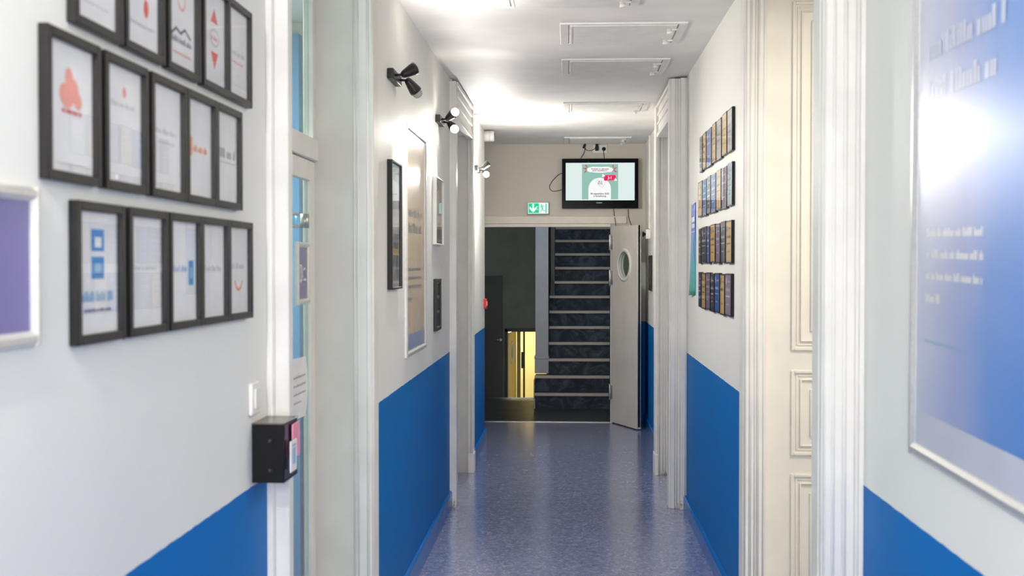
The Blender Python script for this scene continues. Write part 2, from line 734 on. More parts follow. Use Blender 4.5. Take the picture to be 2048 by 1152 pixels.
b = MB()
b.box(-1.80, -0.95, 13.1, 13.25, 0, ZC)
b.box(0.43, 1.0, 13.1, 13.25, 0, ZC)
b.box(-0.95, 0.43, 13.1, 13.25, 2.09, ZC)
struct(b, 'wall_back', M_BACK, 'end wall around the stair doorway, coloured beige for the dim light, below the television', 'wall')
b = MB()   # end of the corridor behind the camera, around its tall window
b.box(-1.06, -0.72, -3.62, -3.5, 0, ZC); b.box(0.72, 1.0, -3.62, -3.5, 0, ZC)
b.box(-0.72, 0.72, -3.62, -3.5, 0, 0.7); b.box(-0.72, 0.72, -3.62, -3.5, 2.8, ZC)
struct(b, 'wall_front', M_WALL, 'corridor end wall with a tall window behind the viewer', 'wall')
b = MB()
b.box(-0.72, 0.72, -3.60, -3.54, 0.7, 0.76); b.box(-0.72, 0.72, -3.60, -3.54, 2.74, 2.8)
b.box(-0.72, -0.66, -3.60, -3.54, 0.76, 2.74); b.box(0.66, 0.72, -3.60, -3.54, 0.76, 2.74)
b.box(-0.03, 0.03, -3.60, -3.54, 0.76, 2.74)
struct(b, 'window_1', M_TRIM, 'white framed window behind the viewer', 'window')

# side rooms
M_RBLUE = mat('room_blue_panel_paint', (78, 150, 200), 0.6, scale=4)
M_RMINT = mat('room_pale_mint_paint', (218, 226, 220), 0.6, scale=4)
b = MB()
b.box(-2.7, -2.6, 3.5, 6.6, 0, ZC); b.box(-2.7, -1.06, 3.4, 3.5, 0, ZC); b.box(-2.7, -1.06, 6.5, 6.6, 0, ZC)
struct(b, 'wall_left_room', M_RMINT, 'pale walls of the room behind the glazed left door', 'wall')
b = MB(); b.box(-2.55, -1.43, 6.42, 6.495, 0.02, 2.9)
tag(b.build('sliding_panel', M_RBLUE), 'tall blue panel seen through the glazed door on the left', 'panel')
b = MB()
b.box(2.6, 2.7, 3.4, 5.9, 0, ZC); b.box(1.0, 2.7, 3.3, 3.4, 0, ZC); b.box(1.0, 2.7, 5.8, 5.9, 0, ZC)
struct(b, 'wall_right_room', M_CREAM, 'cream walls of the room behind the open right door', 'wall')
b = MB()
b.box(-1.3, -1.12, 8.5, 9.9, 0, ZC); b.box(1.12, 1.2, 8.5, 9.92, 0, ZC)
struct(b, 'wall_recess', M_JAMB, 'blocking behind the far pair of side doors', 'wall')

# skirting
def skirt(n, x0, x1, y0, y1, label, z=0.105, side=1):
    b = MB()
    if side > 0:      # on the left wall, sloping top edge
        pr = [(x0, 0.0), (x1, 0.0), (x1, z - 0.012), (x1 - 0.008, z), (x0, z)]
    else:
        pr = [(x1, 0.0), (x0, 0.0), (x0, z - 0.012), (x0 + 0.008, z), (x1, z)]
    b.prism([(p[0], p[1]) for p in pr], 'y', y0, y1)
    return tag(b.build(n, M_BASEB), label, 'skirting board', None, 'structure')


skirt('baseboard_left', XL0, XL0 + 0.018, -3.5, 3.43, 'blue skirting under the nearest left wall')
skirt('baseboard_left', XL1, XL1 + 0.018, 5.13, 8.45, 'blue skirting on the left wall between the two doorways', 0.115)
skirt('baseboard_left', XL2, XL2 + 0.018, 9.99, 11.77, 'blue skirting on the farthest bit of left wall')
skirt('baseboard_right', XR - 0.018, XR, -3.5, 3.37, 'blue skirting under the nearest right wall', side=-1)
skirt('baseboard_right', XR - 0.022, XR, 5.76, 8.42, 'blue skirting on the right wall under the plaques', 0.10, -1)
skirt('baseboard_right', XR - 0.018, XR, 9.99, 13.09, 'blue skirting on the far right wall beside the open door', side=-1)

# door casings
TN = [0]


def casing(label, boxes, beads=(), plinth=None, m=None):
    """upright painted casing: boxes (x0,x1,y0,y1,z0,z1) plus slim round beads (x,y,r,z0,z1)"""
    TN[0] += 1
    b = MB()
    for q in boxes:
        b.box(*q, bev=0.004, seg=2)
    for x, y, r, z0, z1 in beads:
        b.lathe([(0, r), (z1 - z0, r)], (x, y + r * 0.75, z0), (0, 0, 1), 12)
    return tag(b.build('trim_%d' % TN[0], m or M_TRIM), label, 'door casing', None, 'structure')


# left near doorway (glazed door)
casing('white moulded casing at the near side of the glazed left doorway',
       [(-0.860, -0.80, 3.455, 3.505, 0, ZC - 0.003), (-0.862, -0.812, 3.50, 3.56, 0, ZC - 0.003), (-0.862, -0.842, 3.435, 3.46, 0, ZC - 0.003)],
       [(-0.808, 3.50, 0.007, 0, ZC - 0.004), (-0.822, 3.458, 0.006, 0, ZC - 0.004), (-0.845, 3.445, 0.006, 0, ZC - 0.004)])
b = MB()
b.box(-1.06, -0.885, 4.985, 5.03, 0, ZC - 0.003)
struct(b, 'trim_20', M_JAMB, 'broad flat white jamb on the far side of the glazed left doorway', 'door jamb')
casing('white moulded casing at the far side of the glazed left doorway',
       [(-0.885, -0.80, 4.975, 5.09, 0, ZC - 0.003), (-0.835, -0.808, 5.08, 5.12, 0, ZC - 0.003)],
       [(-0.880, 4.974, 0.006, 0, ZC - 0.004), (-0.865, 4.972, 0.004, 0, ZC - 0.004), (-0.825, 4.972, 0.007, 0, ZC - 0.004), (-0.806, 4.974, 0.006, 0, ZC - 0.004)])
casing('white head casing above the glazed left doorway', [(-0.862, -0.80, 3.56, 4.97, 2.88, ZC - 0.003)])

# left far doorway
casing('near upright of the far left doorway, scuffed at the foot',
       [(-0.836, -0.785, 8.44, 8.55, 0, ZC - 0.02)],
       [(-0.79, 8.442, 0.004, 0.2, ZC - 0.03)])
b = MB(); b.box(-1.12, -0.817, 9.86, 9.92, 0, 2.72)
struct(b, 'trim_21', M_JAMB, 'flat inner jamb of the far left doorway', 'door jamb')
casing('far upright of the far left doorway with a small plinth',
       [(-0.822, -0.777, 9.835, 9.97, 0, ZC - 0.02), (-0.822, -0.772, 9.828, 9.98, 0, 0.16)],
       [(-0.80, 9.832, 0.005, 0.16, ZC - 0.03), (-0.788, 9.832, 0.004, 0.16, ZC - 0.03)])
casing('moulded lintel above the far left doorway',
       [(-0.83, -0.79, 8.55, 9.84, 2.70, ZC - 0.02), (-0.83, -0.775, 8.50, 9.95, 2.925, ZC - 0.018), (-0.83, -0.78, 8.52, 9.90, 2.86, 2.885),
        (-0.83, -0.78, 8.55, 9.86, 2.79, 2.81), (-0.832, -0.78, 8.56, 9.83, 2.693, 2.725)])
# right far doorway
casing('near upright of the far right doorway, scuffed at the foot',
       [(0.69, 0.80, 8.46, 8.58, 0, ZC - 0.012), (0.68, 0.72, 8.475, 8.59, 0, ZC - 0.012), (0.755, 0.80, 8.425, 8.50, 0, ZC - 0.012)],
       [(0.722, 8.460, 0.006, 0, ZC - 0.013), (0.737, 8.459, 0.005, 0, ZC - 0.013), (0.757, 8.43, 0.006, 0, ZC - 0.013), (0.79, 8.425, 0.006, 0.1, ZC - 0.013)])
casing('far upright of the far right doorway with a small plinth',
       [(0.68, 0.71, 9.80, 9.97, 0, ZC - 0.02), (0.70, 1.12, 9.84, 9.93, 0, ZC - 0.02), (0.675, 0.705, 9.79, 9.98, 0, 0.17)],
       [(0.70, 9.80, 0.006, 0, ZC - 0.03), (0.72, 9.84, 0.006, 0, ZC - 0.03), (0.745, 9.84, 0.005, 0, ZC - 0.03), (0.765, 9.84, 0.004, 0, ZC - 0.03)])
casing('moulded lintel above the far right doorway',
       [(0.70, 0.81, 8.58, 9.82, 2.70, ZC - 0.02), (0.683, 0.81, 8.50, 9.97, 2.925, ZC - 0.018), (0.69, 0.81, 8.52, 9.90, 2.86, 2.885),
        (0.69, 0.808, 8.57, 9.81, 2.79, 2.81), (0.688, 0.812, 8.57, 9.81, 2.693, 2.728)])
# right near doorway
casing('thick fluted white casing between the large blue poster and the cream door',
       [(0.693, 0.80, 3.41, 3.52, 0, ZC - 0.003), (0.70, 0.803, 3.395, 3.42, 0, ZC - 0.003), (0.787, 0.803, 3.372, 3.42, 0, ZC - 0.003), (0.69, 0.715, 3.44, 3.53, 0, ZC - 0.003)],
       [(0.703, 3.397, 0.007, 0, ZC - 0.004), (0.722, 3.393, 0.006, 0, ZC - 0.004), 
        (0.752, 3.392, 0.007, 0, ZC - 0.004), (0.785, 3.385, 0.007, 0, ZC - 0.004)])
casing('moulded white casing between the cream door and the plaque wall',
       [(0.797, 0.885, 5.60, 5.74, 0, 2.94), (0.792, 0.82, 5.66, 5.77, 0, 2.94)],
       [(0.80, 5.602, 0.006, 0, 2.94), (0.818, 5.598, 0.008, 0, 2.94), (0.838, 5.599, 0.005, 0, 2.94), (0.852, 5.597, 0.007, 0, 2.94), (0.876, 5.60, 0.006, 0, 2.94)])
casing('white head casing above the cream door', [(0.70, 0.81, 3.52, 5.70, 2.90, ZC - 0.003)])

# chipped, dirty feet of the far casings
def scuff(parent_label, x0, x1, y, seed, h=0.10):
    par = [o for o in COL.objects if o.get('label') == parent_label][0]
    r = random.Random(seed)
    b = MB()
    n = 14
    top = [h * r.uniform(0.15, 1.0) * (0.4 + 0.6 * abs(math.sin(3.0 * i / n + seed))) for i in range(n + 1)]
    for i in range(n):
        xa, xb = x0 + (x1 - x0) * i / n, x0 + (x1 - x0) * (i + 1) / n
        b.face([(xa, y, 0.001), (xb, y, 0.001), (xb, y, top[i + 1]), (xa, y, top[i])])
    b.build('worn_foot', M_DIRT, par, clean=False)


scuff('near upright of the far left doorway, scuffed at the foot', -0.828, -0.791, 8.4392, 3, 0.07)
scuff('near upright of the far right doorway, scuffed at the foot', 0.757, 0.797, 8.4240, 5, 0.09)
scuff('near upright of the far right doorway, scuffed at the foot', 0.724, 0.752, 8.4590, 6, 0.06)
scuff('far upright of the far right doorway with a small plinth', 0.712, 0.79, 9.8390, 8, 0.05)

# end doorway head and jambs
b = MB()
b.box(-0.93, 0.60, 13.075, 13.10, 2.12, 2.20, bev=0.003)
b.box(-0.93, 0.43, 13.06, 13.12, 2.085, 2.118, bev=0.003)
struct(b, 'trim_30', M_BACK if False else mat('beige_head_paint', (222, 214, 200), 0.45, scale=8, bump=0.2, bscale=60), 'cream painted head casing of the stair doorway', 'door casing')
b = MB(); b.box(0.43, 0.455, 13.075, 13.26, 0, 2.085)
struct(b, 'trim_31', M_LEAF, 'hinge jamb of the stair doorway', 'door jamb')
b = MB(); b.box(-0.97, 0.44, 13.08, 13.11, 0, 0.006, bev=0.002)
struct(b, 'trim_32', M_STEEL, 'thin pale metal strip across the stair doorway threshold', 'threshold strip')

# ------------------------------------------------------------ doors
# glazed left door
d = thing('door_1', 'white glazed door with transom light in the near left doorway', 'door', (-1.06, 4.25, 0), 0, None, 'structure')
o = (-1.06, 4.25, 0)
b = MB(o)
b.box(-1.075, -1.045, 3.52, 3.66, 0.01, 2.10, bev=0.003); b.box(-1.075, -1.045, 4.90, 4.985, 0.01, 2.10, bev=0.003)
b.box(-1.075, -1.045, 3.66, 4.90, 0.01, 0.22, bev=0.003); b.box(-1.075, -1.045, 3.66, 4.90, 2.02, 2.10, bev=0.003)
b.build('door_leaf', M_TRIM, d)
b = MB(o); b.box(-1.063, -1.057, 3.66, 4.90, 0.22, 2.02); b.build('glass', M_DOORGL, d)
b = MB(o)
b.box(-1.08, -1.03, 3.50, 4.99, 2.105, 2.19, bev=0.003)
b.box(-1.08, -1.04, 4.93, 4.99, 2.19, 2.90, bev=0.003); b.box(-1.08, -1.04, 3.50, 3.56, 2.19, 2.90, bev=0.003)
b.build('transom_frame', M_TRIM, d)
b = MB(o); b.box(-1.063, -1.057, 3.56, 4.93, 2.19, 2.90); b.build('transom_glass', M_DOORGL, d)
b = MB(o)
b.box(-1.055, -1.035, 4.56, 4.66, 1.822, 1.834, bev=0.003); b.box(-1.055, -1.035, 4.56, 4.66, 1.868, 1.88, bev=0.003)
b.lathe([(0, 0.018), (0.055, 0.018)], (-1.035, 4.74, 1.824), (0, 0, 1), 20)
b.build('lock_fitting', M_STEEL, d)

# cream panelled door, folded open into the right-hand room
d = thing('door_2', 'cream panelled door standing open into the right-hand room', 'door', (1.35, 5.66, 0), 0, None, 'structure')
o = (1.35, 5.66, 0)
b = MB(o)
b.box(0.885, 1.80, 5.64, 5.70, 0.01, 2.93, bev=0.002)
X0, X1 = 1.008, 1.68
for z0, z1 in ((0.12, 0.725), (0.81, 1.20), (1.29, 2.875)):
    for k, (ins, out) in enumerate(((0.0, 0.010), (0.022, 0.004), (0.040, 0.009))):
        w = 0.014 if k == 0 else 0.008
        a0, a1, c0, c1 = X0 + ins, X1 - ins, z0 + ins, z1 - ins
        b.box(a0, a0 + w, 5.64 - out, 5.645, c0, c1, bev=0.003); b.box(a1 - w, a1, 5.64 - out, 5.645, c0, c1, bev=0.003)
        b.box(a0 + w, a1 - w, 5.64 - out, 5.645, c0, c0 + w, bev=0.003); b.box(a0 + w, a1 - w, 5.64 - out, 5.645, c1 - w, c1, bev=0.003)
    b.box(X0 + 0.085, X1 - 0.085, 5.632, 5.645, z0 + 0.085, z1 - 0.085, bev=0.006)
b.build('door_leaf', M_CREAM, d)

for nm, x0, x1, lb in (('door_4', -1.115, -1.075, 'white closed door deep in the far left doorway'),
                       ('door_5', 1.06, 1.10, 'white closed door deep in the far right doorway')):
    b = MB(); b.box(x0, x1, 8.56, 9.835, 0.01, 2.70, bev=0.004)
    for (z0, z1) in ((0.2, 0.9), (1.0, 2.5)):
        xs = (x1, x1 + 0.008) if x0 < 0 else (x0 - 0.008, x0)
        b.box(xs[0], xs[1], 8.72, 9.68, z0, z1, bev=0.003)
    struct(b, nm, M_CREAM, lb, 'door')

# open white leaf with a porthole beside the stairs
ang = math.atan2(12.47 - 13.06, 0.685 - 0.44)
LW = math.hypot(12.47 - 13.06, 0.685 - 0.44)


def porthole_leaf(name, label, loc, rotz, w, h, cx, cz, m, edge_m, hz, kind='structure'):
    d = thing(name, label, 'door', loc, rotz, None, kind)
    b = MB(); b.ring_plate(0, w, 0.012, h, cx, cz, 0.14, 0, 0.044); b.build('door_leaf', m, d)
    b = MB()
    prof = []
    n = 48
    for yy0, yy1 in ((-0.012, 0.002), (0.042, 0.056)):
        rings = []
        for (rr, yy) in ((0.137, yy1 if yy0 < 0 else yy0), (0.137, yy0 if yy0 < 0 else yy1), (0.16, yy0 if yy0 < 0 else yy1), (0.172, (yy0 + yy1) / 2), (0.172, yy1 if yy0 < 0 else yy0)):
            rings.append([b.v((cx + rr * math.cos(2 * PI * k / n), yy, cz + rr * math.sin(2 * PI * k / n))) for k in range(n)])
        for A, B in zip(rings, rings[1:] + rings[:1]):
            for k in range(n):
                f = b.bm.faces.new([A[k], A[(k + 1) % n], B[(k + 1) % n], B[k]]); f.smooth = True
    b.build('porthole_ring', M_TRIM, d)
    b = MB(); b.lathe([(0, 0.1395), (0.005, 0.1395)], (cx, 0.02, cz), (0, 1, 0), 40, smooth=False); b.build('porthole_glass', M_DOORGL, d)
    b = MB(); b.box(w, w + 0.004, 0.004, 0.013, 0.03, h - 0.002, bev=0.001); b.box(w, w + 0.004, 0.031, 0.040, 0.03, h - 0.002, bev=0.001)
    b.build('edge_strip', M_ALU, d)
    b = MB(); b.box(w, w + 0.003, 0.013, 0.031, 0.03, h - 0.002); b.build('seal', M_BLACK, d)
    for z in hz:
        b = MB(); b.lathe([(0, 0.009), (0.004, 0.011), (0.166, 0.011), (0.17, 0.009)], (-0.010, -0.010, z), (0, 0, 1), 14)
        b.box(-0.006, 0.045, -0.004, 0.001, z + 0.012, z + 0.158, bev=0.001)
        b.build('hinge', M_STEEL, d)
    return d


dl = porthole_leaf('door_3', 'pale door leaf with a round porthole standing open beside the stairs', (0.435, 13.055, 0), ang, LW, 2.087,
                   LW * 0.52, 1.68, M_LEAF, M_BLACK, (0.245, 1.46, 1.835))

# ------------------------------------------------------------ stairwell
R_, T_, Y0 = 0.184, 0.24, 14.30
st = thing('staircase', 'dark slate-blue staircase with grey nosings rising beyond the end doorway', 'staircase', (0.3, 14.3, 0))
so = (0.3, 14.3, 0)
for n in range(1, 18):
    y = Y0 + (n - 1) * T_
    xl = -0.41 if n <= 2 else (-0.262 if n <= 7 else -0.20)
    b = MB(so)
    b.box(xl, 1.05, y + 0.012, y + T_ + 0.012, max(0.0, (n - 2) * R_ - 0.02) if n > 1 else 0.0, n * R_ - 0.004)
    s = b.build('step', M_RISER, st)
    b = MB(so)
    b.prism([(y - 0.008, n * R_ - 0.034), (y + 0.012, n * R_ - 0.034), (y + 0.012, n * R_ - 0.004), (y + 0.055, n * R_ - 0.004), (y + 0.055, n * R_), (y - 0.004, n * R_), (y - 0.008, n * R_ - 0.004)],
            'x', xl - (0.008 if n <= 2 else 0.0), 1.05)
    b.build('nosing', M_NOSE, s)
b = MB(so); b.box(-0.424, -0.405, 14.285, 14.9, 0.0, 0.12, bev=0.003); b.box(-0.424, -0.412, 14.30, 14.9, 0.12, 0.33, bev=0.002)
b.build('side_skirting', M_NOSE, st)
b = MB(so)
b.box(-0.417, -0.262, 14.79, 15.0, 0.375, 4.0); b.box(-0.425, -0.257, 14.775, 15.0, 0.372, 0.56, bev=0.004); b.box(-0.430, -0.252, 14.768, 15.0, 0.545, 0.575, bev=0.004)
b.build('newel_panel', M_GREYW, st)
b = MB(so)
# closed string running up behind the panel
b.prism([(15.0, 0.2), (15.0, 0.95), (18.4, 3.55), (18.4, 2.8)], 'x', -0.285, -0.262)
b.build('string_board', M_DARK, st)
b = MB(so); b.box(-0.252, -0.198, 15.98, 16.12, 1.47, 4.0, bev=0.003); b.build('upper_post', mat('brown_grey_paint', (84, 80, 72), 0.5, scale=8), st)
b = MB(so); b.tube([(-0.28, 15.2, 1.62), (-0.275, 15.9, 2.02), (-0.27, 16.6, 2.60), (-0.27, 17.4, 3.2)], 0.02, 10)
b.build('handrail', M_DARK, st)

b = MB()
b.box(-1.9, -1.75, 13.25, 18.1, -1.4, 4.2); b.box(1.06, 1.2, 13.25, 18.6, -1.4, 4.2)
b.box(-1.75, -0.92, 18.0, 18.15, -1.4, 4.2); b.box(-0.92, 1.06, 18.0, 18.15, 0.70, 2.3); b.box(-0.2, 1.06, 18.0, 18.15, -1.4, 0.70)
b.box(-0.92, -0.25, 18.0, 18.15, 2.3, 4.2)
b.box(-0.25, 1.06, 18.4, 18.5, 2.0, 4.2)
b.box(-1.9, 1.2, 13.25, 18.6, 4.2, 4.3)
b.box(-1.75, -0.41, 15.3, 15.48, -1.4, -0.2)
struct(b, 'wall_stairwell', M_OLIVE, 'dark olive walls of the stairwell', 'wall')
b = MB(); b.box(-1.75, -0.99, 17.97, 18.0, -1.4, 1.52, bev=0.004)
dk = struct(b, 'door_7', mat('dark_panel_door', (64, 63, 56), 0.5, scale=6), 'dark panelled door at the bottom left of the stairwell', 'door')
b = MB(); b.lathe([(0, 0.02), (0.02, 0.02)], (-1.02, 17.97, 0.58), (0, -1, 0), 14); b.tube([(-1.02, 17.94, 0.58), (-1.10, 17.93, 0.58)], 0.009, 8)
b.build('door_handle', M_STEEL, dk)
b = MB()
b.box(-0.955, -0.915, 17.95, 18.16, -1.4, 0.74); b.box(-0.955, -0.2, 17.95, 18.16, 0.70, 0.745)
struct(b, 'trim_33', M_DARK, 'dark frame of the lit doorway on the lower level', 'door casing')
b = MB(); b.box(-0.812, -0.758, 18.72, 18.80, -1.4, 1.2)
struct(b, 'trim_35', mat('olive_post_paint', (122, 114, 50), 0.5, scale=6), 'olive door post inside the lit lower room', 'post')
# lit room behind
b = MB()
b.box(-2.0, -1.9, 18.15, 20.3, -1.4, 1.2); b.box(-2.0, 0.4, 20.3, 20.4, -1.4, 1.2); b.box(0.3, 0.4, 18.15, 20.3, -1.4, 1.2); b.box(-2.0, 0.4, 18.15, 20.3, 1.2, 1.3)
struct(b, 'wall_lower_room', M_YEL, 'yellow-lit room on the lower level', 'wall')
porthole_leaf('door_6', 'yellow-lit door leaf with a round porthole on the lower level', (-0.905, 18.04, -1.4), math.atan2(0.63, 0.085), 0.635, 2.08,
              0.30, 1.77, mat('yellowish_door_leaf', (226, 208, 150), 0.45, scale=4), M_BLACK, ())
b = MB(); b.box(-0.715, -0.688, 18.68, 18.76, -1.4, 1.2); b.box(-0.745, -0.715, 18.70, 18.76, 0.1, 0.35)
struct(b, 'trim_34', M_DARK, 'dark upright post inside the lit lower room', 'post')
ll = thing('ceiling_lamp', 'round ceiling lamp lighting the lower room', 'lamp', (-0.8, 19.4, 1.19))
b = MB(); b.lathe([(0, 0.12), (0.05, 0.10), (0.06, 0.0)], (0, 0, 0), (0, 0, -1), 24); b.build('diffuser', glow('warm_diffuser', (255, 235, 170), 3.0), ll)
area_light('lower_room_lamp', (-0.8, 19.4, 1.05), (0, -0.1, -1), 0.4, 0.4, 30, (1.0, 0.97, 0.82))

# ------------------------------------------------------------ ceiling hatches
hm = mat('hatch_white_metal', (236, 233, 229), 0.4, scale=10)


def make_hatch(loc, label):
    t = thing('ceiling_hatch', label, 'hatch', loc, 0, 'service hatches in the ceiling')
    W_, D_ = 0.68, 0.60
    b = MB()
    for x0, x1, y0, y1 in ((0, W_, 0, 0.03), (0, W_, D_ - 0.03, D_), (0, 0.045, 0.03, D_ - 0.03), (W_ - 0.045, W_, 0.03, D_ - 0.03)):
        b.box(x0, x1, y0, y1, -0.010, 0.0, bev=0.002)
    b.build('frame', hm, t)
    b = MB(); b.box(0.052, W_ - 0.052, 0.036, D_ - 0.036, -0.014, 0.0, bev=0.002); b.box(0.062, 0.066, 0.05, D_ - 0.05, -0.017, -0.013)
    b.build('panel', hm, t)
    for yy in (0.14, 0.46):
        b = MB(); b.lathe([(0, 0.012), (0.012, 0.012), (0.014, 0.016), (0.024, 0.016), (0.027, 0.0)], (W_ - 0.085, yy, -0.013), (0, 0, -1), 16)
        b.box(W_ - 0.10, W_ - 0.045, yy - 0.006, yy + 0.006, -0.020, -0.009, bev=0.002)
        b.build('latch', M_WPLAS, t)
    return t


h0 = make_hatch((-0.055, 6.55, ZC), 'white ceiling hatch with two latches, second from the viewer')
for p, lb in (((-0.34, 5.53, ZC), 'white ceiling hatch nearest the viewer, cut by the top of the picture'),
              ((-0.055, 7.69, ZC), 'white ceiling hatch with two latches just before the far pair of doorways'),
              ((-0.055, 9.74, ZC), 'faint white ceiling hatch between the far pair of doorways'),
              ((-0.06, 12.38, ZC), 'white ceiling hatch directly above the television')):
    copy_thing(h0, p, 0, lb)

# ------------------------------------------------------------ wall spotlights
BULB = glow('lit_bulb', (255, 246, 232), 40.0)
DIM = mat('frosted_bulb_glass', (150, 147, 142), 0.25, scale=30, emit=0.1)


def spot_lamp(loc, label, heads, group='twin-head wall spotlights on the left wall'):
    """origin on the wall at the near lower corner of the base; local x runs along the wall, -y into the corridor"""
    t = thing('wall_spotlight', label, 'spotlight', loc, RL, group)
    b = MB(); b.box(0, 0.28, -0.030, 0.0, 0, 0.046, bev=0.003)
    b.build('base', M_LAMP, t)
    inv = Matrix.Rotation(-RL, 3, 'Z')
    for (x, drop, d, lit, power, cone) in heads:
        d = (inv @ Vector(d)).normalized()
        piv = Vector((x, -0.068, 0.023 + drop))
        b = MB()
        b.tube([(x, -0.028, 0.023), (x, -0.05, 0.023 + drop * 0.4), tuple(piv)], 0.006, 8)
        b.lathe([(-0.013, 0.0), (-0.012, 0.011), (0.012, 0.011), (0.013, 0.0)], tuple(piv), (1, 0, 0), 14)
        b.build('arm', M_LAMP, t)
        b = MB()
        s = piv - d * 0.012
        b.lathe([(0, 0.0), (0.002, 0.013), (0.012, 0.018), (0.04, 0.0235), (0.066, 0.0285), (0.078, 0.029), (0.079, 0.027), (0.04, 0.021), (0.022, 0.014), (0.02, 0.0)],
                tuple(s), tuple(d), 28, cap=False)
        hd = b.build('lamp_shade', M_LAMP, t)
        b = MB()
        b.lathe([(0.03, 0.008), (0.055, 0.014), (0.075, 0.022), (0.09, 0.0245), (0.102, 0.020), (0.108, 0.010), (0.110, 0.0)], tuple(s), tuple(d), 20)
        b.build('bulb', BULB if lit else DIM, hd)
        if not lit and d.z > 0:
            hd.children[0].scale = (0.72, 0.72, 0.72)
            hd.children[0].location = s * 0.28
        if power:
            ld = bpy.data.lights.new('spotlight_beam', 'SPOT' if cone < 169 else 'POINT')
            ld.energy = power * 2.2
            ld.color = (1.0, 0.95, 0.885)
            if cone < 169:
                ld.spot_size = math.radians(cone)
                ld.spot_blend = 1.0
            ld.shadow_soft_size = 0.025
            lo = bpy.data.objects.new('spotlight_beam', ld)
            COL.objects.link(lo)
            lo.parent = t
            lo.location = s + d * 0.135
            lo.rotation_euler = d.to_track_quat('-Z', 'Y').to_euler()
    return t


spot_lamp((XL1, 5.55, 2.53), 'black twin-head wall spotlight nearest the viewer, above the tall silver-framed poster',
          [(0.07, 0.004, (0.62, 0.45, 0.42), False, 6, 165), (0.215, -0.004, (0.45, 0.35, -0.62), False, 15, 165)])
spot_lamp((XL1, 7.56, 2.565), 'blazing wall spotlight just before the far left doorway, its bulb glaring at the viewer',
          [(0.07, 0.004, (0.5, -0.4, 0.35), True, 0.8, 120), (0.2, -0.01, (0.45, -0.6, -0.5), True, 17, 160)])
spot_lamp((XL2, 10.50, 2.49), 'farthest wall spotlight, one lit bulb and one raised shade, near the end wall',
          [(0.07, 0.004, (0.66, 0.15, 0.62), False, 5, 160), (0.2, -0.02, (0.30, -0.72, -0.30), True, 20, 170)])
# two more of the same lamps on the left wall behind the viewer
spot_lamp((XL0, 0.55, 2.53), 'wall spotlight on the left wall level with the viewer, out of the picture',
          [(0.07, 0.004, (0.6, 0.1, 0.7), True, 10, 165), (0.2, -0.01, (0.6, 0.2, -0.4), True, 19, 170)])
spot_lamp((XL0, -1.9, 2.53), 'wall spotlight on the left wall behind the viewer',
          [(0.07, 0.004, (0.6, 0.1, 0.7), True, 10, 165), (0.2, -0.01, (0.6, 0.2, -0.4), True, 19, 170)])

# ceiling lamps in the two side rooms
for nm, p, pw, c, lb in (('ceiling_lamp', (-1.9, 5.0, ZC), 42, (1.0, 0.97, 0.94), 'flat ceiling lamp in the room behind the glazed left door'),
                         ('ceiling_lamp', (1.75, 4.5, ZC), 27, (1.0, 0.93, 0.82), 'flat ceiling lamp in the room with the cream door')):
    t = thing(nm, lb, 'lamp', p)
    b = MB(); b.box(-0.25, 0.25, -0.25, 0.25, -0.05, 0, bev=0.01); b.build('diffuser', glow('panel_diffuser', (255, 250, 240), 2.0), t)
    area_light('room_lamp', (p[0], p[1], ZC - 0.07), (0, 0, -1), 0.5, 0.5, pw, c)

# ------------------------------------------------------------ black frames on the left wall
FW, FH, FD, FB = 0.226, 0.252, 0.018, 0.017


def frame_parts(t, w, h, d, br, m, m2=None, glass=M_GLASS, sheet=M_PAPER):
    b = MB()
    b.box(0, br, -d, 0, 0, h, m, bev=0.0015, seg=1); b.box(w - br, w, -d, 0, 0, h, m, bev=0.0015, seg=1)
    b.box(br, w - br, -d, 0, 0, br, m, bev=0.0015, seg=1); b.box(br, w - br, -d, 0, h - br, h, m, bev=0.0015, seg=1)
    b.build('frame', m, t)
    if sheet:
        b = MB(); b.box(br - 0.002, w - br + 0.002, -d * 0.35, -0.001, br - 0.002, h - br + 0.002); b.build('sheet', sheet, t)
    if glass:
        b = MB(); b.face([(br - 0.001, -d * 0.72, br - 0.001), (w - br + 0.001, -d * 0.72, br - 0.001), (w - br + 0.001, -d * 0.72, h - br + 0.001), (br - 0.001, -d * 0.72, h - br + 0.001)])
        b.build('glass', glass, t, clean=False)


IR = mat('red_print', (226, 70, 62), 0.6, scale=20)
IP = mat('pale_red_print', (236, 150, 138), 0.6, scale=20)
IG = mat('grey_print', (150, 150, 152), 0.6, scale=20)
ILG = mat('light_grey_print', (200, 200, 203), 0.6, scale=20)
IO = mat('orange_print', (240, 150, 100), 0.6, scale=20)
IB = mat('blue_print', (60, 140, 205), 0.6, scale=20)
IBL = mat('pale_blue_print', (150, 190, 222), 0.6, scale=20)
IN = mat('navy_print', (60, 80, 140), 0.6, scale=20)
ID = mat('dark_print', (70, 72, 76), 0.6, scale=20)
IW = mat('white_print', (238, 238, 238), 0.6, scale=20)
IT = mat('tan_print', (212, 180, 120), 0.6, scale=20)
AY = -FD * 0.35


def art_a(a):
    for k, (x, z, rx, rz) in enumerate(((0.09, 0.150, 0.022, 0.018), (0.125, 0.158, 0.024, 0.022), (0.108, 0.178, 0.016, 0.018), (0.145, 0.142, 0.016, 0.014), (0.10, 0.135, 0.02, 0.008))):
        a.ell(x, z, rx, rz, IP)
    a.scribble(0.075, 0.16, 0.118, 0.008, IR, 3); a.scribble(0.05, 0.19, 0.03, 0.004, ILG, 4)


def art_b(a):
    a.scribble(0.05, 0.18, 0.16, 0.012, ILG, 5); a.ell(0.12, 0.19, 0.01, 0.01, IP)


def art_c(a):
    a.scribble(0.04, 0.19, 0.135, 0.013, ILG, 6); a.scribble(0.06, 0.17, 0.115, 0.006, ILG, 7)


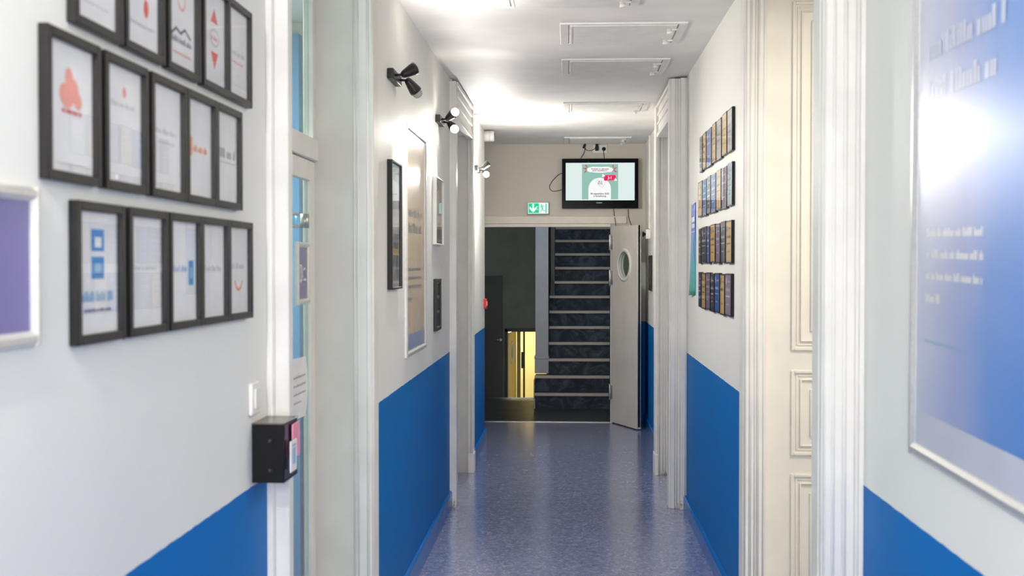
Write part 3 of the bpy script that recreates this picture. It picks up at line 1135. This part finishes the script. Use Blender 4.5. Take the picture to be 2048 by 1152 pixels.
def art_d(a):
    a.rect(0.035, 0.065, 0.108, 0.15, IO); a.scribble(0.07, 0.19, 0.118, 0.018, IO, 8)


def art_e(a):
    a.scribble(0.035, 0.195, 0.125, 0.026, IG, 9); a.rect(0.035, 0.195, 0.112, 0.116, ILG)


def art_f(a):
    a.scribble(0.06, 0.18, 0.05, 0.006, ILG, 10)


def art_g(a):
    a.ell(0.09, 0.135, 0.014, 0.014, IR); a.ell(0.14, 0.10, 0.014, 0.018, IR); a.line([(0.09, 0.2), (0.11, 0.16), (0.135, 0.12)], 0.008, IP)
    a.scribble(0.05, 0.18, 0.06, 0.007, ILG, 11)


def art_h(a):
    a.arc(0.12, 0.17, 0.022, 0.006, IP); a.arc(0.12, 0.19, 0.012, 0.006, IR)
    a.line([(0.05, 0.085), (0.08, 0.10), (0.11, 0.092), (0.14, 0.105), (0.18, 0.09)], 0.006, ID); a.scribble(0.05, 0.19, 0.07, 0.014, IG, 12)
    a.scribble(0.06, 0.18, 0.045, 0.006, IP, 13)


def art_i(a):
    a.poly([(0.09, 0.165), (0.15, 0.165), (0.12, 0.20)], IR); a.poly([(0.09, 0.095), (0.15, 0.095), (0.12, 0.055)], IR)
    a.ell(0.12, 0.13, 0.04, 0.022, ILG); a.ell(0.12, 0.13, 0.034, 0.016, IW); a.scribble(0.09, 0.155, 0.123, 0.012, IP, 14)


def art_j(a):
    a.scribble(0.04, 0.19, 0.12, 0.016, ILG, 15); a.scribble(0.07, 0.17, 0.10, 0.006, IO, 16)


def art_k(a):
    a.rect(0.085, 0.145, 0.115, 0.155, IB); a.rect(0.085, 0.145, 0.165, 0.205, IB); a.rect(0.10, 0.13, 0.127, 0.143, IBL); a.rect(0.10, 0.13, 0.172, 0.19, IW)
    a.scribble(0.03, 0.195, 0.075, 0.020, IBL, 17); a.scribble(0.05, 0.18, 0.056, 0.007, IN, 18)


def art_l(a):
    a.scribble(0.05, 0.18, 0.13, 0.01, ILG, 19)


def art_m(a):
    a.scribble(0.03, 0.15, 0.125, 0.016, IBL, 20); a.rect(0.155, 0.19, 0.095, 0.15, IB); a.rect(0.165, 0.18, 0.11, 0.135, IBL); a.rect(0.022, 0.034, 0.06, 0.15, IN)


def art_n(a):
    a.scribble(0.03, 0.195, 0.125, 0.016, ILG, 21)


def art_o(a):
    a.scribble(0.05, 0.18, 0.13, 0.018, ILG, 22); a.arc(0.12, 0.115, 0.034, 0.008, IO, PI + 0.4, 2 * PI - 0.4, 12)


GL = 'black picture frames on the near left wall'
proto = thing('picture_frame', 'x', 'picture frame', (XL0, 1.95, 1.82), RL, GL)
frame_parts(proto, FW, FH, FD, FB, M_FRAME)
rows = [
    (1.82, [(1.948, art_a, 'black frame with a red house-like logo, leftmost of the middle row'),
            (2.196, art_b, 'black frame with a faint print, second in the middle row beside the red logo'),
            (2.444, art_c, 'black frame with pale grey lettering, centre of the middle row'),
            (2.674, art_d, 'black frame with an orange logo, fourth in the middle row'),
            (2.899, art_e, 'black frame with a grey lettering band, nearest the door in the middle row')]),
    (1.54, [(2.064, art_k, 'black frame with a blue square logo, leftmost of the bottom row'),
            (2.314, art_l, 'nearly blank black frame beside the blue square logo, bottom row'),
            (2.552, art_m, 'black frame with pale blue lettering, centre of the bottom row'),
            (2.776, art_n, 'black frame with thin grey lettering, fourth in the bottom row'),
            (3.000, art_o, 'black frame with an orange smile arc, nearest the door in the bottom row')]),
    (2.095, [(2.062, art_f, 'black frame with a blank print, leftmost of the top row'),
             (2.300, art_g, 'black frame with red specks, second in the top row'),
             (2.548, art_h, 'black frame with a red emblem over grey script, centre of the top row'),
             (2.795, art_i, 'black frame with a red diamond logo, fourth in the top row'),
             (3.000, art_j, 'black frame with a thin grey line of print, nearest the door in the top row')])]
first = True
for z, L in rows:
    for y, fn, lb in L:
        if first:
            t = proto
            t.location = (XL0, y, z)
            t['label'] = lb
        else:
            t = copy_thing(proto_clean, (XL0, y, z), RL, lb)
        if first:
            # remember the bare copy source before artwork is added
            proto_clean = copy_thing(proto, (XL0, y, z), RL, lb)
            first = False
        a = Art(AY)
        fn(a)
        a.build('logo', t)
for ch in list(proto_clean.children):
    bpy.data.objects.remove(ch)
bpy.data.objects.remove(proto_clean)


# ------------------------------------------------------------ aluminium snap frames
def snap_frame(name, label, loc, rotz, w, h, sheet_m, draw, roll=0.0, cat='poster', bw=0.028, group=None, foil=M_FOIL, margin=0.0):
    t = thing(name, label, cat, loc, rotz, group)
    if roll:
        t.rotation_euler = (Matrix.Rotation(rotz, 4, 'Z') @ Matrix.Rotation(roll, 4, 'Y')).to_euler()
    d = 0.016
    pr = [(0.0, 0.0), (0.0, -d * 0.6), (bw * 0.25, -d), (bw * 0.65, -d), (bw, -d * 0.45), (bw, 0.0)]
    b = MB()
    b.prism([(p[0], p[1]) for p in pr], 'z', 0, h, smooth=False)
    b.prism([(w - p[0], p[1]) for p in pr], 'z', 0, h)
    b.prism([(p[1], p[0]) for p in pr], 'x', bw * 0.8, w - bw * 0.8)
    b.prism([(p[1], h - p[0]) for p in pr], 'x', bw * 0.8, w - bw * 0.8)
    b.build('frame', M_SNAP, t)
    b = MB(); b.box(bw * 0.7, w - bw * 0.7, -d * 0.3, -0.001, bw * 0.7, h - bw * 0.7); b.build('sheet', sheet_m, t)
    a = Art(-d * 0.3)
    draw(a, w, h)
    a.build('print', t)
    b = MB(); y = -d * 0.52
    b.face([(bw * 0.6, y, bw * 0.6), (w - bw * 0.6, y, bw * 0.6), (w - bw * 0.6, y, h - bw * 0.6), (bw * 0.6, y, h - bw * 0.6)]); b.build('foil', foil, t, clean=False)
    return t


PB = grad_mat('blue_poster_sheen_print', [(0.0, (52, 120, 204)), (0.35, (92, 138, 208)), (0.62, (156, 166, 210)), (1.0, (205, 210, 228))], 'X', 0.8, 0.0, 0.45)  # lilac far end puts the foil's pale reflection into the blue print
PMARG = mat('pale_lilac_margin', (205, 208, 222), 0.5, scale=6)


def draw_blue(a, w, h):
    a.rect(0.03, w - 0.075, 0.105, h - 0.03, PB)
    for k in range(3):
        a.scribble(0.30 - 0.22 + 0.02, 0.08 + 0.40, 0.50 - k * 0.047, 0.020, IW, 30 + k)
    a.scribble(0.10, 0.22, 0.355, 0.022, IW, 40)
    a.scribble(0.10, 0.38, 0.265, 0.008, IBL, 41)
    il = mat('faint_white_print', (196, 204, 232), 0.5, scale=9)
    a.scribble(0.10, 0.56, 0.80, 0.05, il, 44); a.scribble(0.10, 0.60, 0.89, 0.05, il, 45)
    a.scribble(0.10, 0.30, 1.06, 0.03, il, 46)


# the sheet reads left (far end) to right (near end) on the right-hand wall
snap_frame('framed_poster', 'large silver-framed blue poster on the near right wall', (XR, 2.885, 1.245), RR, 0.80, 1.19, PMARG, draw_blue, roll=0.018)

PT = art_mat('tan_poster_print', [(0.30, (196, 176, 128)), (0.45, (214, 194, 146)), (0.58, (222, 172, 126)), (0.72, (230, 220, 200))], 7, 0.5, (1, 1, 0.45))


def draw_tan(a, w, h):
    a.rect(0.03, w - 0.03, 0.03, 0.11, mat('pale_blue_strip_print', (120, 150, 200), 0.5, scale=9))
    a.scribble(0.12, 0.72, 0.72, 0.06, ID, 50); a.scribble(0.12, 0.66, 0.64, 0.06, ID, 51)
    for k in range(3):
        a.scribble(0.10, 0.64, 0.44 - k * 0.045, 0.020, ID, 52 + k)
    a.scribble(0.10, 0.25, 0.285, 0.022, ID, 56)


snap_frame('framed_poster', 'tall silver-framed tan poster on the left wall between two black frames', (XL1, 6.135, 1.21), RL, 0.83, 1.185, PT, draw_tan)


def draw_purple(a, w, h):
    a.scribble(0.04, 0.30, h * 0.50, 0.03, mat('lilac_print', (150, 140, 190), 0.5, scale=10), 60)


PP = grad_mat('violet_sign_print', [(0.0, (66, 62, 130)), (1.0, (108, 100, 166))], 'X', 0.0, 0.4, 0.5)
snap_frame('framed_sign', 'silver-framed violet sign cut by the left edge of the picture', (XL0, 1.50, 1.553), RL, 0.425, 0.25, PP, draw_purple, cat='sign', bw=0.022)


def draw_doorsign(a, w, h):
    a.ell(0.085, h / 2, 0.036, 0.036, IW); a.ell(0.085, h / 2, 0.028, 0.028, mat('lilac_print', (150, 140, 190), 0.5))
    a.scribble(0.13, 0.18, h * 0.55, 0.014, IW, 61); a.scribble(0.13, 0.18, h * 0.38, 0.014, IW, 62)


snap_frame('framed_sign', 'small violet sign in silver rails on the glass of the left door', (-1.0565, 4.66, 1.525), RL, 0.215, 0.245, PP, draw_doorsign, cat='sign', bw=0.022)

# ------------------------------------------------------------ other pictures on the left wall
PH = art_mat('grey_photo_print', [(0.3, (70, 74, 76)), (0.5, (150, 152, 152)), (0.62, (196, 190, 170)), (0.75, (120, 122, 120))], 9, 0.5)
t = thing('picture_frame', 'black picture frame hanging left of the tall silver-framed poster', 'picture frame', (XL1, 5.55, 1.567), RL)
frame_parts(t, 0.335, 0.595, 0.024, 0.010, M_FRAME, sheet=mat('pale_grey_mount', (196, 198, 200), 0.6, scale=8))
a = Art(-0.024 * 0.35)
a.rect(0.03, 0.305, 0.04, 0.26, PH); a.rect(0.03, 0.305, 0.16, 0.19, mat('gold_strip_print', (200, 176, 110), 0.5, scale=20)); a.build('print', t)

t = thing('picture_frame', 'white-edged picture hanging high between the tall poster and the doorway', 'picture frame', (XL1, 7.40, 1.805), RL)
frame_parts(t, 0.45, 0.415, 0.024, 0.008, M_TRIM, sheet=mat('grey_mount', (128, 130, 130), 0.5, scale=8))
a = Art(-0.024 * 0.35); a.rect(0.03, 0.42, 0.03, 0.15, PH); a.build('print', t)
t = thing('picture_frame', 'small narrow black frame low on the left wall by the far doorway', 'picture frame', (XL1, 7.44, 1.275), RL)
frame_parts(t, 0.28, 0.32, 0.020, 0.022, M_FRAME, sheet=art_mat('dark_photo_print', [(0.3, (36, 44, 62)), (0.55, (90, 96, 104)), (0.75, (150, 110, 90))], 14, 0.5))
t = thing('picture_frame', 'small black frame on the far right wall beside the open door', 'picture frame', (XR, 12.25, 1.43), RR)
frame_parts(t, 0.30, 0.345, 0.020, 0.016, M_FRAME, sheet=mat('charcoal_sheet', (60, 60, 60), 0.5, scale=8))

# ------------------------------------------------------------ plaques on the right wall
PC = {
    'gold': mat('gold_plaque_face', (222, 182, 98), 0.5, scale=14, spec=0.3, c2=(210, 168, 84)),
    'blue': mat('blue_plaque_face', (24, 96, 190), 0.5, scale=14, spec=0.3),
    'navy': mat('navy_plaque_face', (24, 58, 124), 0.5, scale=14, spec=0.3),
    'mauve': mat('mauve_plaque_face', (136, 108, 140), 0.5, scale=14, spec=0.3),
    'slate': mat('slate_plaque_face', (48, 58, 68), 0.5, scale=14, spec=0.3),
    'brown': mat('brown_plaque_face', (70, 58, 60), 0.5, scale=14, spec=0.3),
    'silver': mat('silver_plaque_face', (170, 170, 174), 0.5, scale=14, spec=0.3),
    'grey': mat('grey_plaque_face', (104, 104, 110), 0.5, scale=14, spec=0.3),
    'teal': mat('pale_teal_plaque_face', (150, 190, 206), 0.5, scale=14, spec=0.3),
}
IPW = mat('plaque_white_print', (214, 218, 224), 0.5, scale=20)
IPD = mat('plaque_dark_print', (96, 84, 60), 0.5, scale=20)
PW, PHH, PD = 0.212, 0.212, 0.016
pl_body = None
M_PGL = glass_mat('plaque_acrylic', 0.01, 1.22)


def plaque(loc, w, colour, label, seed):
    global pl_body
    grp = 'square plaques on the right wall'
    if pl_body is None:
        t = thing('plaque', label, 'plaque', loc, RR, grp)
        b = MB(); b.box(0, PW, -PD, 0, 0, PHH, bev=0.001, seg=1); b.build('board', M_BLACK, t)
        b = MB(); y = -PD - 0.0022
        b.face([(0.006, y, 0.006), (PW - 0.006, y, 0.006), (PW - 0.006, y, PHH - 0.006), (0.006, y, PHH - 0.006)]); b.build('acrylic', M_PGL, t, clean=False)
        pl_body = t
    else:
        t = copy_thing(pl_body, loc, RR, label)
        for ch in list(t.children):
            if ch.name.startswith('plate') or ch.name.startswith('lettering'):
                bpy.data.objects.remove(ch)
    t.scale = (w / PW, 1, 1)
    ink = IPD if colour in ('gold', 'teal', 'silver') else IPW
    a = Art(-PD)
    a.rect(0.013, PW - 0.013, 0.008, PHH - 0.008, PC[colour])
    r = random.Random(seed)
    a.ell(0.045, 0.175, 0.015, 0.018, ink)
    a.scribble(0.10, 0.19, 0.168, 0.010, ink, seed)
    a.scribble(0.03, 0.185, 0.125, 0.016, ink, seed + 1)
    a.rect(0.03, 0.18, 0.098 + r.uniform(-0.004, 0.004), 0.102, ink)
    a.scribble(0.05, 0.16, 0.055, 0.008, ink, seed + 2)
    a.build('plate', t)
    return t


bounds = {
    0: ([7.48, 7.31, 7.11, 6.84, 6.63, 6.39, 6.17, 5.96], 2.238, ['grey', 'gold', 'blue', 'gold', 'silver', 'gold', 'silver']),
    1: ([7.58, 7.31, 7.08, 6.87, 6.63, 6.40, 6.17, 5.96], 1.968, ['gold', 'blue', 'slate', 'blue', 'gold', 'mauve', 'teal']),
    2: ([7.53, 7.37, 7.08, 6.91, 6.65, 6.43, 6.21, 5.97], 1.688, ['brown', 'slate', 'blue', 'gold', 'mauve', 'slate', 'gold']),
    3: ([7.53, 7.35, 7.12, 6.88, 6.69, 6.45, 6.24, 5.98], 1.422, ['navy', 'gold', 'mauve', 'slate', 'blue', 'gold', 'mauve'])}
rown = ['top', 'second', 'third', 'bottom']
ordn = ['farthest', 'second from the far end', 'third from the far end', 'middle', 'third from the near end', 'second from the near end', 'nearest']
for r_, (ys, z, cs) in bounds.items():
    for k in range(7):
        plaque((XR, ys[k] - 0.002, z + (0.004 if (k + r_) % 2 else 0.0)), ys[k] - ys[k + 1] - 0.040, cs[k],
               '%s plaque, %s one in the %s row on the right wall' % (cs[k], ordn[k], rown[r_]), 100 * r_ + 9 * k + 5)

# curling blue-green paper banner
t = thing('paper_banner', 'narrow blue and green paper banner curling off the right wall before the plaques', 'banner', (XR, 8.11, 1.49), RR)
BM = grad_mat('blue_green_banner_print', [(0.0, (30, 168, 130)), (0.22, (60, 176, 190)), (0.55, (70, 150, 215)), (0.8, (20, 80, 205)), (1.0, (24, 70, 200))], 'Z', 0.0, 0.59, 0.35)
b = MB()
N = 14
cols = []
for i in range(N + 1):
    row = []
    for j in range(5):
        x = 0.27 * j / 4
        z = 0.59 * i / N
        y = -0.003 - 0.017 * (1 - j / 4) * (1 - i / N) ** 2
        row.append(b.v((x, y, z - 0.01 * (1 - j / 4))))
    cols.append(row)
for i in range(N):
    for j in range(4):
        f = b.bm.faces.new([cols[i][j], cols[i][j + 1], cols[i + 1][j + 1], cols[i + 1][j]]); f.smooth = True
sh = b.build('sheet', BM, t)
md = sh.modifiers.new('thick', 'SOLIDIFY'); md.thickness = 0.0008
a = Art(-0.0055); a.rect(0.05, 0.24, 0.43, 0.50, IW); a.scribble(0.07, 0.23, 0.455, 0.02, IB, 71); a.scribble(0.04, 0.24, 0.40, 0.012, IW, 72)
a.line([(0.18, 0.37), (0.15, 0.32), (0.21, 0.24), (0.19, 0.17)], 0.02, IBL)
a.build('print', t)

# ------------------------------------------------------------ television
TVY = 13.1
t = thing('television', 'wall-mounted black television showing a green notice above the stair doorway', 'television', (-0.086, TVY, 2.28), 0)
TW, TH, TD = 0.808, 0.527, 0.075
b = MB(); b.box(0, TW, -TD, -0.03, 0, TH, bev=0.006); b.box(0.15, TW - 0.15, -0.032, 0, 0.12, TH - 0.1); b.build('casing', M_BLACK, t)
M_GLB = mat('piano_black_bezel', (5, 7, 9), 0.12, scale=8, spec=0.06)
b = MB()
sx0, sx1, sz0, sz1 = 0.040, 0.768, 0.085, 0.482
y0 = -TD - 0.004
b.box(0.002, sx0, y0, -TD, 0.002, TH - 0.002); b.box(sx1, TW - 0.002, y0, -TD, 0.002, TH - 0.002)
b.box(sx0, sx1, y0, -TD, 0.002, sz0); b.box(sx0, sx1, y0, -TD, sz1, TH - 0.002)
bz = b.build('bezel', M_GLB, t)
a = Art(y0 - 0.0003); a.text('THOMSON', 0.393, 0.058, 0.015, mat('silver_lettering', (220, 220, 222), 0.4, scale=9), bold=True, fit=0.062); a.build('brand_lettering', bz)
E = lambda n, c, s=1.0: glow('screen_' + n, c, s * 0.76)
a = Art(-TD - 0.0005)
a.rect(sx0, sx1, sz0, sz1, E('white', (226, 240, 238), 0.95))
gx0, gx1, gz0, gz1 = 0.212, 0.594, 0.096, 0.468
a.rect(gx0 - 0.0, gx1, gz0, gz1, E('green', (150, 196, 182), 0.95))
# white arch
cx, r = 0.399, 0.119
pts = [(cx + r, gz0)] + [(cx + r * math.cos(k * PI / 24), 0.205 + r * math.sin(k * PI / 24)) for k in range(25)] + [(cx - r, gz0)]
a.poly(pts, E('arch', (246, 248, 248), 1.0))
# brushed cloud for the headline
pts = []
for k in range(40):
    an = 2 * PI * k / 40
    c_, s_ = math.cos(an), math.sin(an)
    pts.append((0.402 + 0.135 * math.copysign(abs(c_) ** 0.6, c_), 0.410 + (0.031 + 0.002 * math.sin(7 * an)) * math.copysign(abs(s_) ** 0.7, s_)))
a.poly(pts, E('arch', (246, 248, 248)))
red = E('red', (226, 30, 56)); ink = E('ink', (70, 60, 66)); maroon = E('maroon', (150, 60, 74))
for q in (((0.249, 0.459), (0.268, 0.437)), ((0.228, 0.424), (0.257, 0.417)), ((0.239, 0.382), (0.256, 0.396)), ((0.252, 0.432), (0.258, 0.424)), ((0.248, 0.408), (0.255, 0.404)),
          ((0.541, 0.457), (0.539, 0.440)), ((0.576, 0.429), (0.549, 0.418)), ((0.577, 0.387), (0.549, 0.399)), ((0.544, 0.434), (0.549, 0.429)), ((0.553, 0.408), (0.559, 0.408))):
    a.line(list(q), 0.0085, red)
a.text('Postulez en déposant', 0.402, 0.417, 0.021, maroon, True, 0.1, fit=0.186)
a.text('votre candidature !', 0.402, 0.399, 0.021, maroon, True, 0.1, fit=0.168)
pk = E('pink', (232, 44, 98))
a.poly([(0.443, 0.298), (0.446, 0.345), (0.452, 0.3505), (0.560, 0.3535), (0.569, 0.345), (0.572, 0.305), (0.565, 0.299), (0.452, 0.291)], pk)
a.text('J-1', 0.508, 0.325, 0.040, E('arch', (246, 248, 248)), True)
a.poly([(0.428, 0.363), (0.438, 0.362), (0.457, 0.343), (0.446, 0.336), (0.425, 0.332)], E('arch', (246, 248, 248)))
a.poly([(0.552, 0.291), (0.583, 0.294), (0.578, 0.305), (0.564, 0.320), (0.556, 0.310)], E('arch', (246, 248, 248)))
gr = E('grey', (110, 116, 116))
a.text('BE A', 0.404, 0.284, 0.021, gr, True); a.text('BOSS', 0.404, 0.264, 0.023, gr, True)
a.scribble(0.375, 0.435, 0.246, 0.007, E('palegrey', (170, 176, 176)), 81); a.scribble(0.388, 0.418, 0.232, 0.006, E('palegrey', (170, 176, 176)), 82)
a.arc(0.404, 0.262, 0.044, 0.0016, gr, PI * 0.66, PI * 0.95, 10); a.arc(0.404, 0.262, 0.044, 0.0022, gr, PI * 1.62, PI * 1.98, 10)
a.text('04 septembre 2025', 0.401, 0.155, 0.025, ink, True, fit=0.198)
a.text('à Strasbourg', 0.401, 0.130, 0.025, ink, True, fit=0.132)
a.build('screen', t)

# leads behind the television
def lead(name, label, pts, r=0.0035):
    o_ = Vector(pts[0])
    b = MB(o_)
    # Catmull-Rom smoothing
    P = [Vector(p) for p in pts]
    P = [P[0]] + P + [P[-1]]
    out = []
    for i in range(1, len(P) - 2):
        for k in range(8):
            u = k / 8
            p0, p1, p2, p3 = P[i - 1], P[i], P[i + 1], P[i + 2]
            out.append(0.5 * ((2 * p1) + (p2 - p0) * u + (2 * p0 - 5 * p1 + 4 * p2 - p3) * u * u + (3 * p1 - p0 - 3 * p2 + p3) * u ** 3))
    out.append(P[-2])
    b.tube(out, r, 8)
    ob = b.build(name, M_CABLE)
    ob.location = o_
    return tag(ob, label, 'cable')


wy = 13.092
s_ = 13.1 / 2450.0
def wp(px, py, y=wy):
    return ((px - 1140) * y / 2450.0, y, H_EYE + (530 - py) * y / 2450.0)


lead('power_lead', 'thin black lead looping out on the left side of the television', [wp(1124, 347), wp(1117, 350), wp(1105, 362), wp(1099, 374), wp(1104, 382), wp(1115, 382), wp(1124, 379)])
lead('power_lead', 'black lead running from the hanging plug down behind the television top left', [wp(1170, 297), wp(1168, 306), wp(1164, 313), wp(1161, 318.3)])
lead('power_lead', 'black lead drooping between the hanging plug and the black adapter', [wp(1170, 297), wp(1173, 301), wp(1181, 302), wp(1190, 298, 13.07)])
lead('power_lead', 'black lead from the right socket down to the television top', [wp(1206, 301, 13.06), wp(1207, 308), wp(1208, 318.3)])
lead('signal_lead', 'black cable hanging from under the television to the door head', [wp(1227, 418.5), wp(1228, 430), wp(1230, 443, 13.05), wp(1231, 452, 13.05)])
lead('signal_lead', 'black cable hanging from under the television toward the open door', [wp(1256, 418.5), wp(1256, 428), wp(1258, 440), wp(1262, 451)])

t = thing('wall_socket', 'white double socket on the end wall above the television', 'socket', wp(1185, 307, 13.1), 0)
b = MB(); b.box(0, 0.158, -0.012, 0, 0, 0.085, bev=0.004); b.box(0.088, 0.150, -0.016, -0.011, 0.012, 0.074, bev=0.004); b.build('plate', M_WPLAS, t)
b = MB(); b.lathe([(0, 0.021), (0.004, 0.021)], (0.118, -0.015, 0.042), (0, -1, 0), 20); b.box(0.100, 0.136, -0.034, -0.018, 0.034, 0.048, bev=0.004); b.build('plug', M_BLACK, t)
t = thing('power_adapter', 'black power adapter plugged into the double socket', 'plug', (wp(1193, 303, 13.1)[0], 13.088, wp(1193, 303, 13.1)[2]), 0)
b = MB(); b.box(-0.018, 0.018, -0.04, 0, 0, 0.05, bev=0.006); b.box(-0.014, 0.014, -0.035, -0.005, 0.045, 0.072, bev=0.004); b.build('body', M_BLACK, t)
t = thing('hanging_plug', 'small black plug hanging from the ceiling edge left of the socket', 'plug', (wp(1168, 298, 13.1)[0], 13.1, wp(1168, 298, 13.1)[2]), 0)
b = MB(); b.box(-0.014, 0.010, -0.03, 0, 0, 0.036, bev=0.006, rot=Matrix.Rotation(0.35, 3, 'Y')); b.box(-0.002, 0.016, -0.026, -0.002, 0.024, 0.052, bev=0.004); b.build('body', M_BLACK, t)

# exit sign
t = thing('exit_sign', 'lit green and white emergency exit sign with running figure and down arrow', 'exit sign', (-0.455, 13.1, 2.218), 0)
EW, EH = 0.232, 0.135
b = MB(); b.box(0, EW, -0.045, 0, 0, EH, bev=0.004); b.build('housing', mat('grey_sign_housing', (176, 176, 174), 0.35, scale=20), t)
ge = glow('sign_green', (40, 214, 150), 0.72); gw = glow('sign_white', (240, 252, 248), 0.8)
a = Art(-0.0455)
a.rect(0.010, EW - 0.010, 0.012, EH - 0.012, gw)
a.rect(0.014, 0.124, 0.016, EH - 0.016, ge)
a.rect(0.052, 0.072, 0.045, 0.112, gw); a.poly([(0.062, 0.022), (0.100, 0.060), (0.100, 0.088), (0.062, 0.050), (0.024, 0.088), (0.024, 0.060)], gw)
a.rect(0.106, 0.112, 0.050, 0.060, gw); a.rect(0.106, 0.112, 0.078, 0.088, gw)
a.rect(0.194, 0.206, 0.018, EH - 0.018, ge)
a.ell(0.151, 0.104, 0.0065, 0.0065, ge)
a.line([(0.154, 0.092), (0.162, 0.062)], 0.013, ge); a.line([(0.160, 0.064), (0.152, 0.042), (0.143, 0.026)], 0.0065, ge)
a.line([(0.162, 0.062), (0.170, 0.040), (0.190, 0.040)], 0.0065, ge); a.line([(0.152, 0.092), (0.142, 0.080), (0.128, 0.077)], 0.005, ge)
a.line([(0.154, 0.094), (0.172, 0.094), (0.181, 0.080)], 0.005, ge)
a.build('sign_face', t)

# siren box high in the left corner
t = thing('alarm_sounder', 'white round alarm sounder high at the end of the left wall', 'alarm', (XL2, 11.66, 2.905), 0)
b = MB(); b.lathe([(0, 0.050), (0.045, 0.052), (0.047, 0.048), (0.052, 0.048), (0.054, 0.052), (0.09, 0.05), (0.10, 0.042)], (0, 0, 0), (1, 0, 0), 28); b.build('body', M_WPLAS, t)
b = MB()
for k in range(5):
    b.box(0.094, 0.103, -0.02 + k * 0.0095, -0.016 + k * 0.0095, -0.03, 0.03)
b.build('grille', M_BLACK, t)

# call point
t = thing('fire_call_point', 'small red fire call point on the corner at the end of the left wall', 'alarm button', (XL2, 11.66, 1.265), RL)
b = MB(); b.box(-0.045, 0.045, -0.028, 0, 0, 0.095, bev=0.006); b.build('housing', M_RED, t)
b = MB(); b.box(-0.03, 0.03, -0.031, -0.026, 0.025, 0.07, bev=0.002); b.build('press_plate', M_WPLAS, t)

# door holder, cable duct
t = thing('door_holder', 'white magnetic door holder with black stud on the far right wall', 'door holder', (XR, 12.30, 1.94), RR)
b = MB(); b.box(-0.04, 0.05, -0.045, 0, 0, 0.095, bev=0.004); b.build('housing', M_WPLAS, t)
b = MB(); b.lathe([(0, 0.014), (0.015, 0.014), (0.018, 0.026), (0.032, 0.026), (0.034, 0.02)], (0.0, -0.044, 0.048), (0, -1, 0), 18); b.build('stud', M_BLACK, t)
b = MB(); b.box(0.783, 0.8, 12.28, 12.32, 2.04, ZC, bev=0.002)
tag(b.build('cable_duct', M_WPLAS), 'slim white cable duct rising from the door holder to the ceiling', 'cable duct')
for z in (0.62, 0.75, 0.80, 0.93):
    pass

# light switch and brochure box by the near left casing
t = thing('light_switch', 'white light switch on the near left wall beside the casing', 'light switch', (XL0, 3.235, 1.275), RL)
b = MB(); b.box(0, 0.085, -0.012, 0, 0, 0.088, bev=0.004); b.build('plate', M_WPLAS, t)
b = MB(); b.box(0.018, 0.067, -0.017, -0.011, 0.016, 0.072, bev=0.003); b.build('rocker', M_TRIM, t)

t = thing('leaflet_box', 'black wall box holding cards below the switch on the left wall', 'leaflet box', (XL0, 3.27, 1.09), RL)
BW, BD, BH = 0.165, 0.088, 0.158
b = MB()
b.box(0, 0.006, -BD, 0, 0, BH, bev=0.001, seg=1); b.box(BW - 0.006, BW, -BD, 0, 0, BH, bev=0.001, seg=1)
b.box(0.006, BW - 0.006, -BD, 0, 0, 0.006); b.box(0.006, BW - 0.006, -0.006, 0, 0.006, BH)
b.build('shell', mat('matt_black_board', (12, 12, 13), 0.6, scale=30, spec=0.2), t)
b = MB(); b.box(0, BW, -BD - 0.002, 0, BH, BH + 0.004, bev=0.001, seg=1); b.build('lid', mat('smoked_box_lid', (96, 88, 80), 0.25, scale=9), t)
b = MB(); b.box(0.006, BW - 0.006, -BD, -BD + 0.004, 0.006, BH - 0.002); b.build('front_panel', mat('dark_navy_front', (26, 34, 60), 0.2, scale=9), t)
for zz in (0.035, 0.115):
    b = MB(); b.lathe([(0, 0.006), (0.003, 0.005)], (0.0, -0.05, zz), (-1, 0, 0), 14); b.build('screw_hole', M_DARK, t)
# cards held on the box front
t = thing('card', 'pink card standing at the front of the black wall box', 'card', (XL0 + BD + 0.005, 3.34, 1.145), RL)
b = MB(); b.box(0.0, 0.085, -0.004, 0, 0, 0.095, bev=0.001, seg=1); b.build('sheet', mat('pink_card', (240, 150, 176), 0.5, scale=9), t)
t = thing('card', 'white clipped card in front of the pink card', 'card', (XL0 + BD + 0.012, 3.285, 1.115), RL)
b = MB(); b.box(0.0, 0.072, -0.004, 0, 0, 0.085, bev=0.001, seg=1); b.build('sheet', M_PAPER, t)
a = Art(-0.0045); a.rect(0.02, 0.055, 0.02, 0.065, IBL); a.scribble(0.012, 0.06, 0.07, 0.006, IG, 90); a.build('print', t)

# notice sheet on the glazed door
t = thing('paper_notice', 'white paper notice taped to the glazed door on the left', 'notice', (-1.0565, 4.50, 1.085), RL)
b = MB()
N = 8
A_ = [[b.v((0.29 * i / N, -0.002 - 0.020 * (i / N) ** 2 * 0.5 * (1 + math.sin(3 * j / 4)), 0.235 * j / 4)) for j in range(5)] for i in range(N + 1)]
for i in range(N):
    for j in range(4):
        f = b.bm.faces.new([A_[i][j], A_[i + 1][j], A_[i + 1][j + 1], A_[i][j + 1]]); f.smooth = True
b.build('sheet', M_PAPER, t)
a = Art(-0.024)
for k in range(4):
    a.scribble(0.03, 0.24 if k < 3 else 0.16, 0.165 - k * 0.032, 0.010, IG, 95 + k)
a.build('print', t)
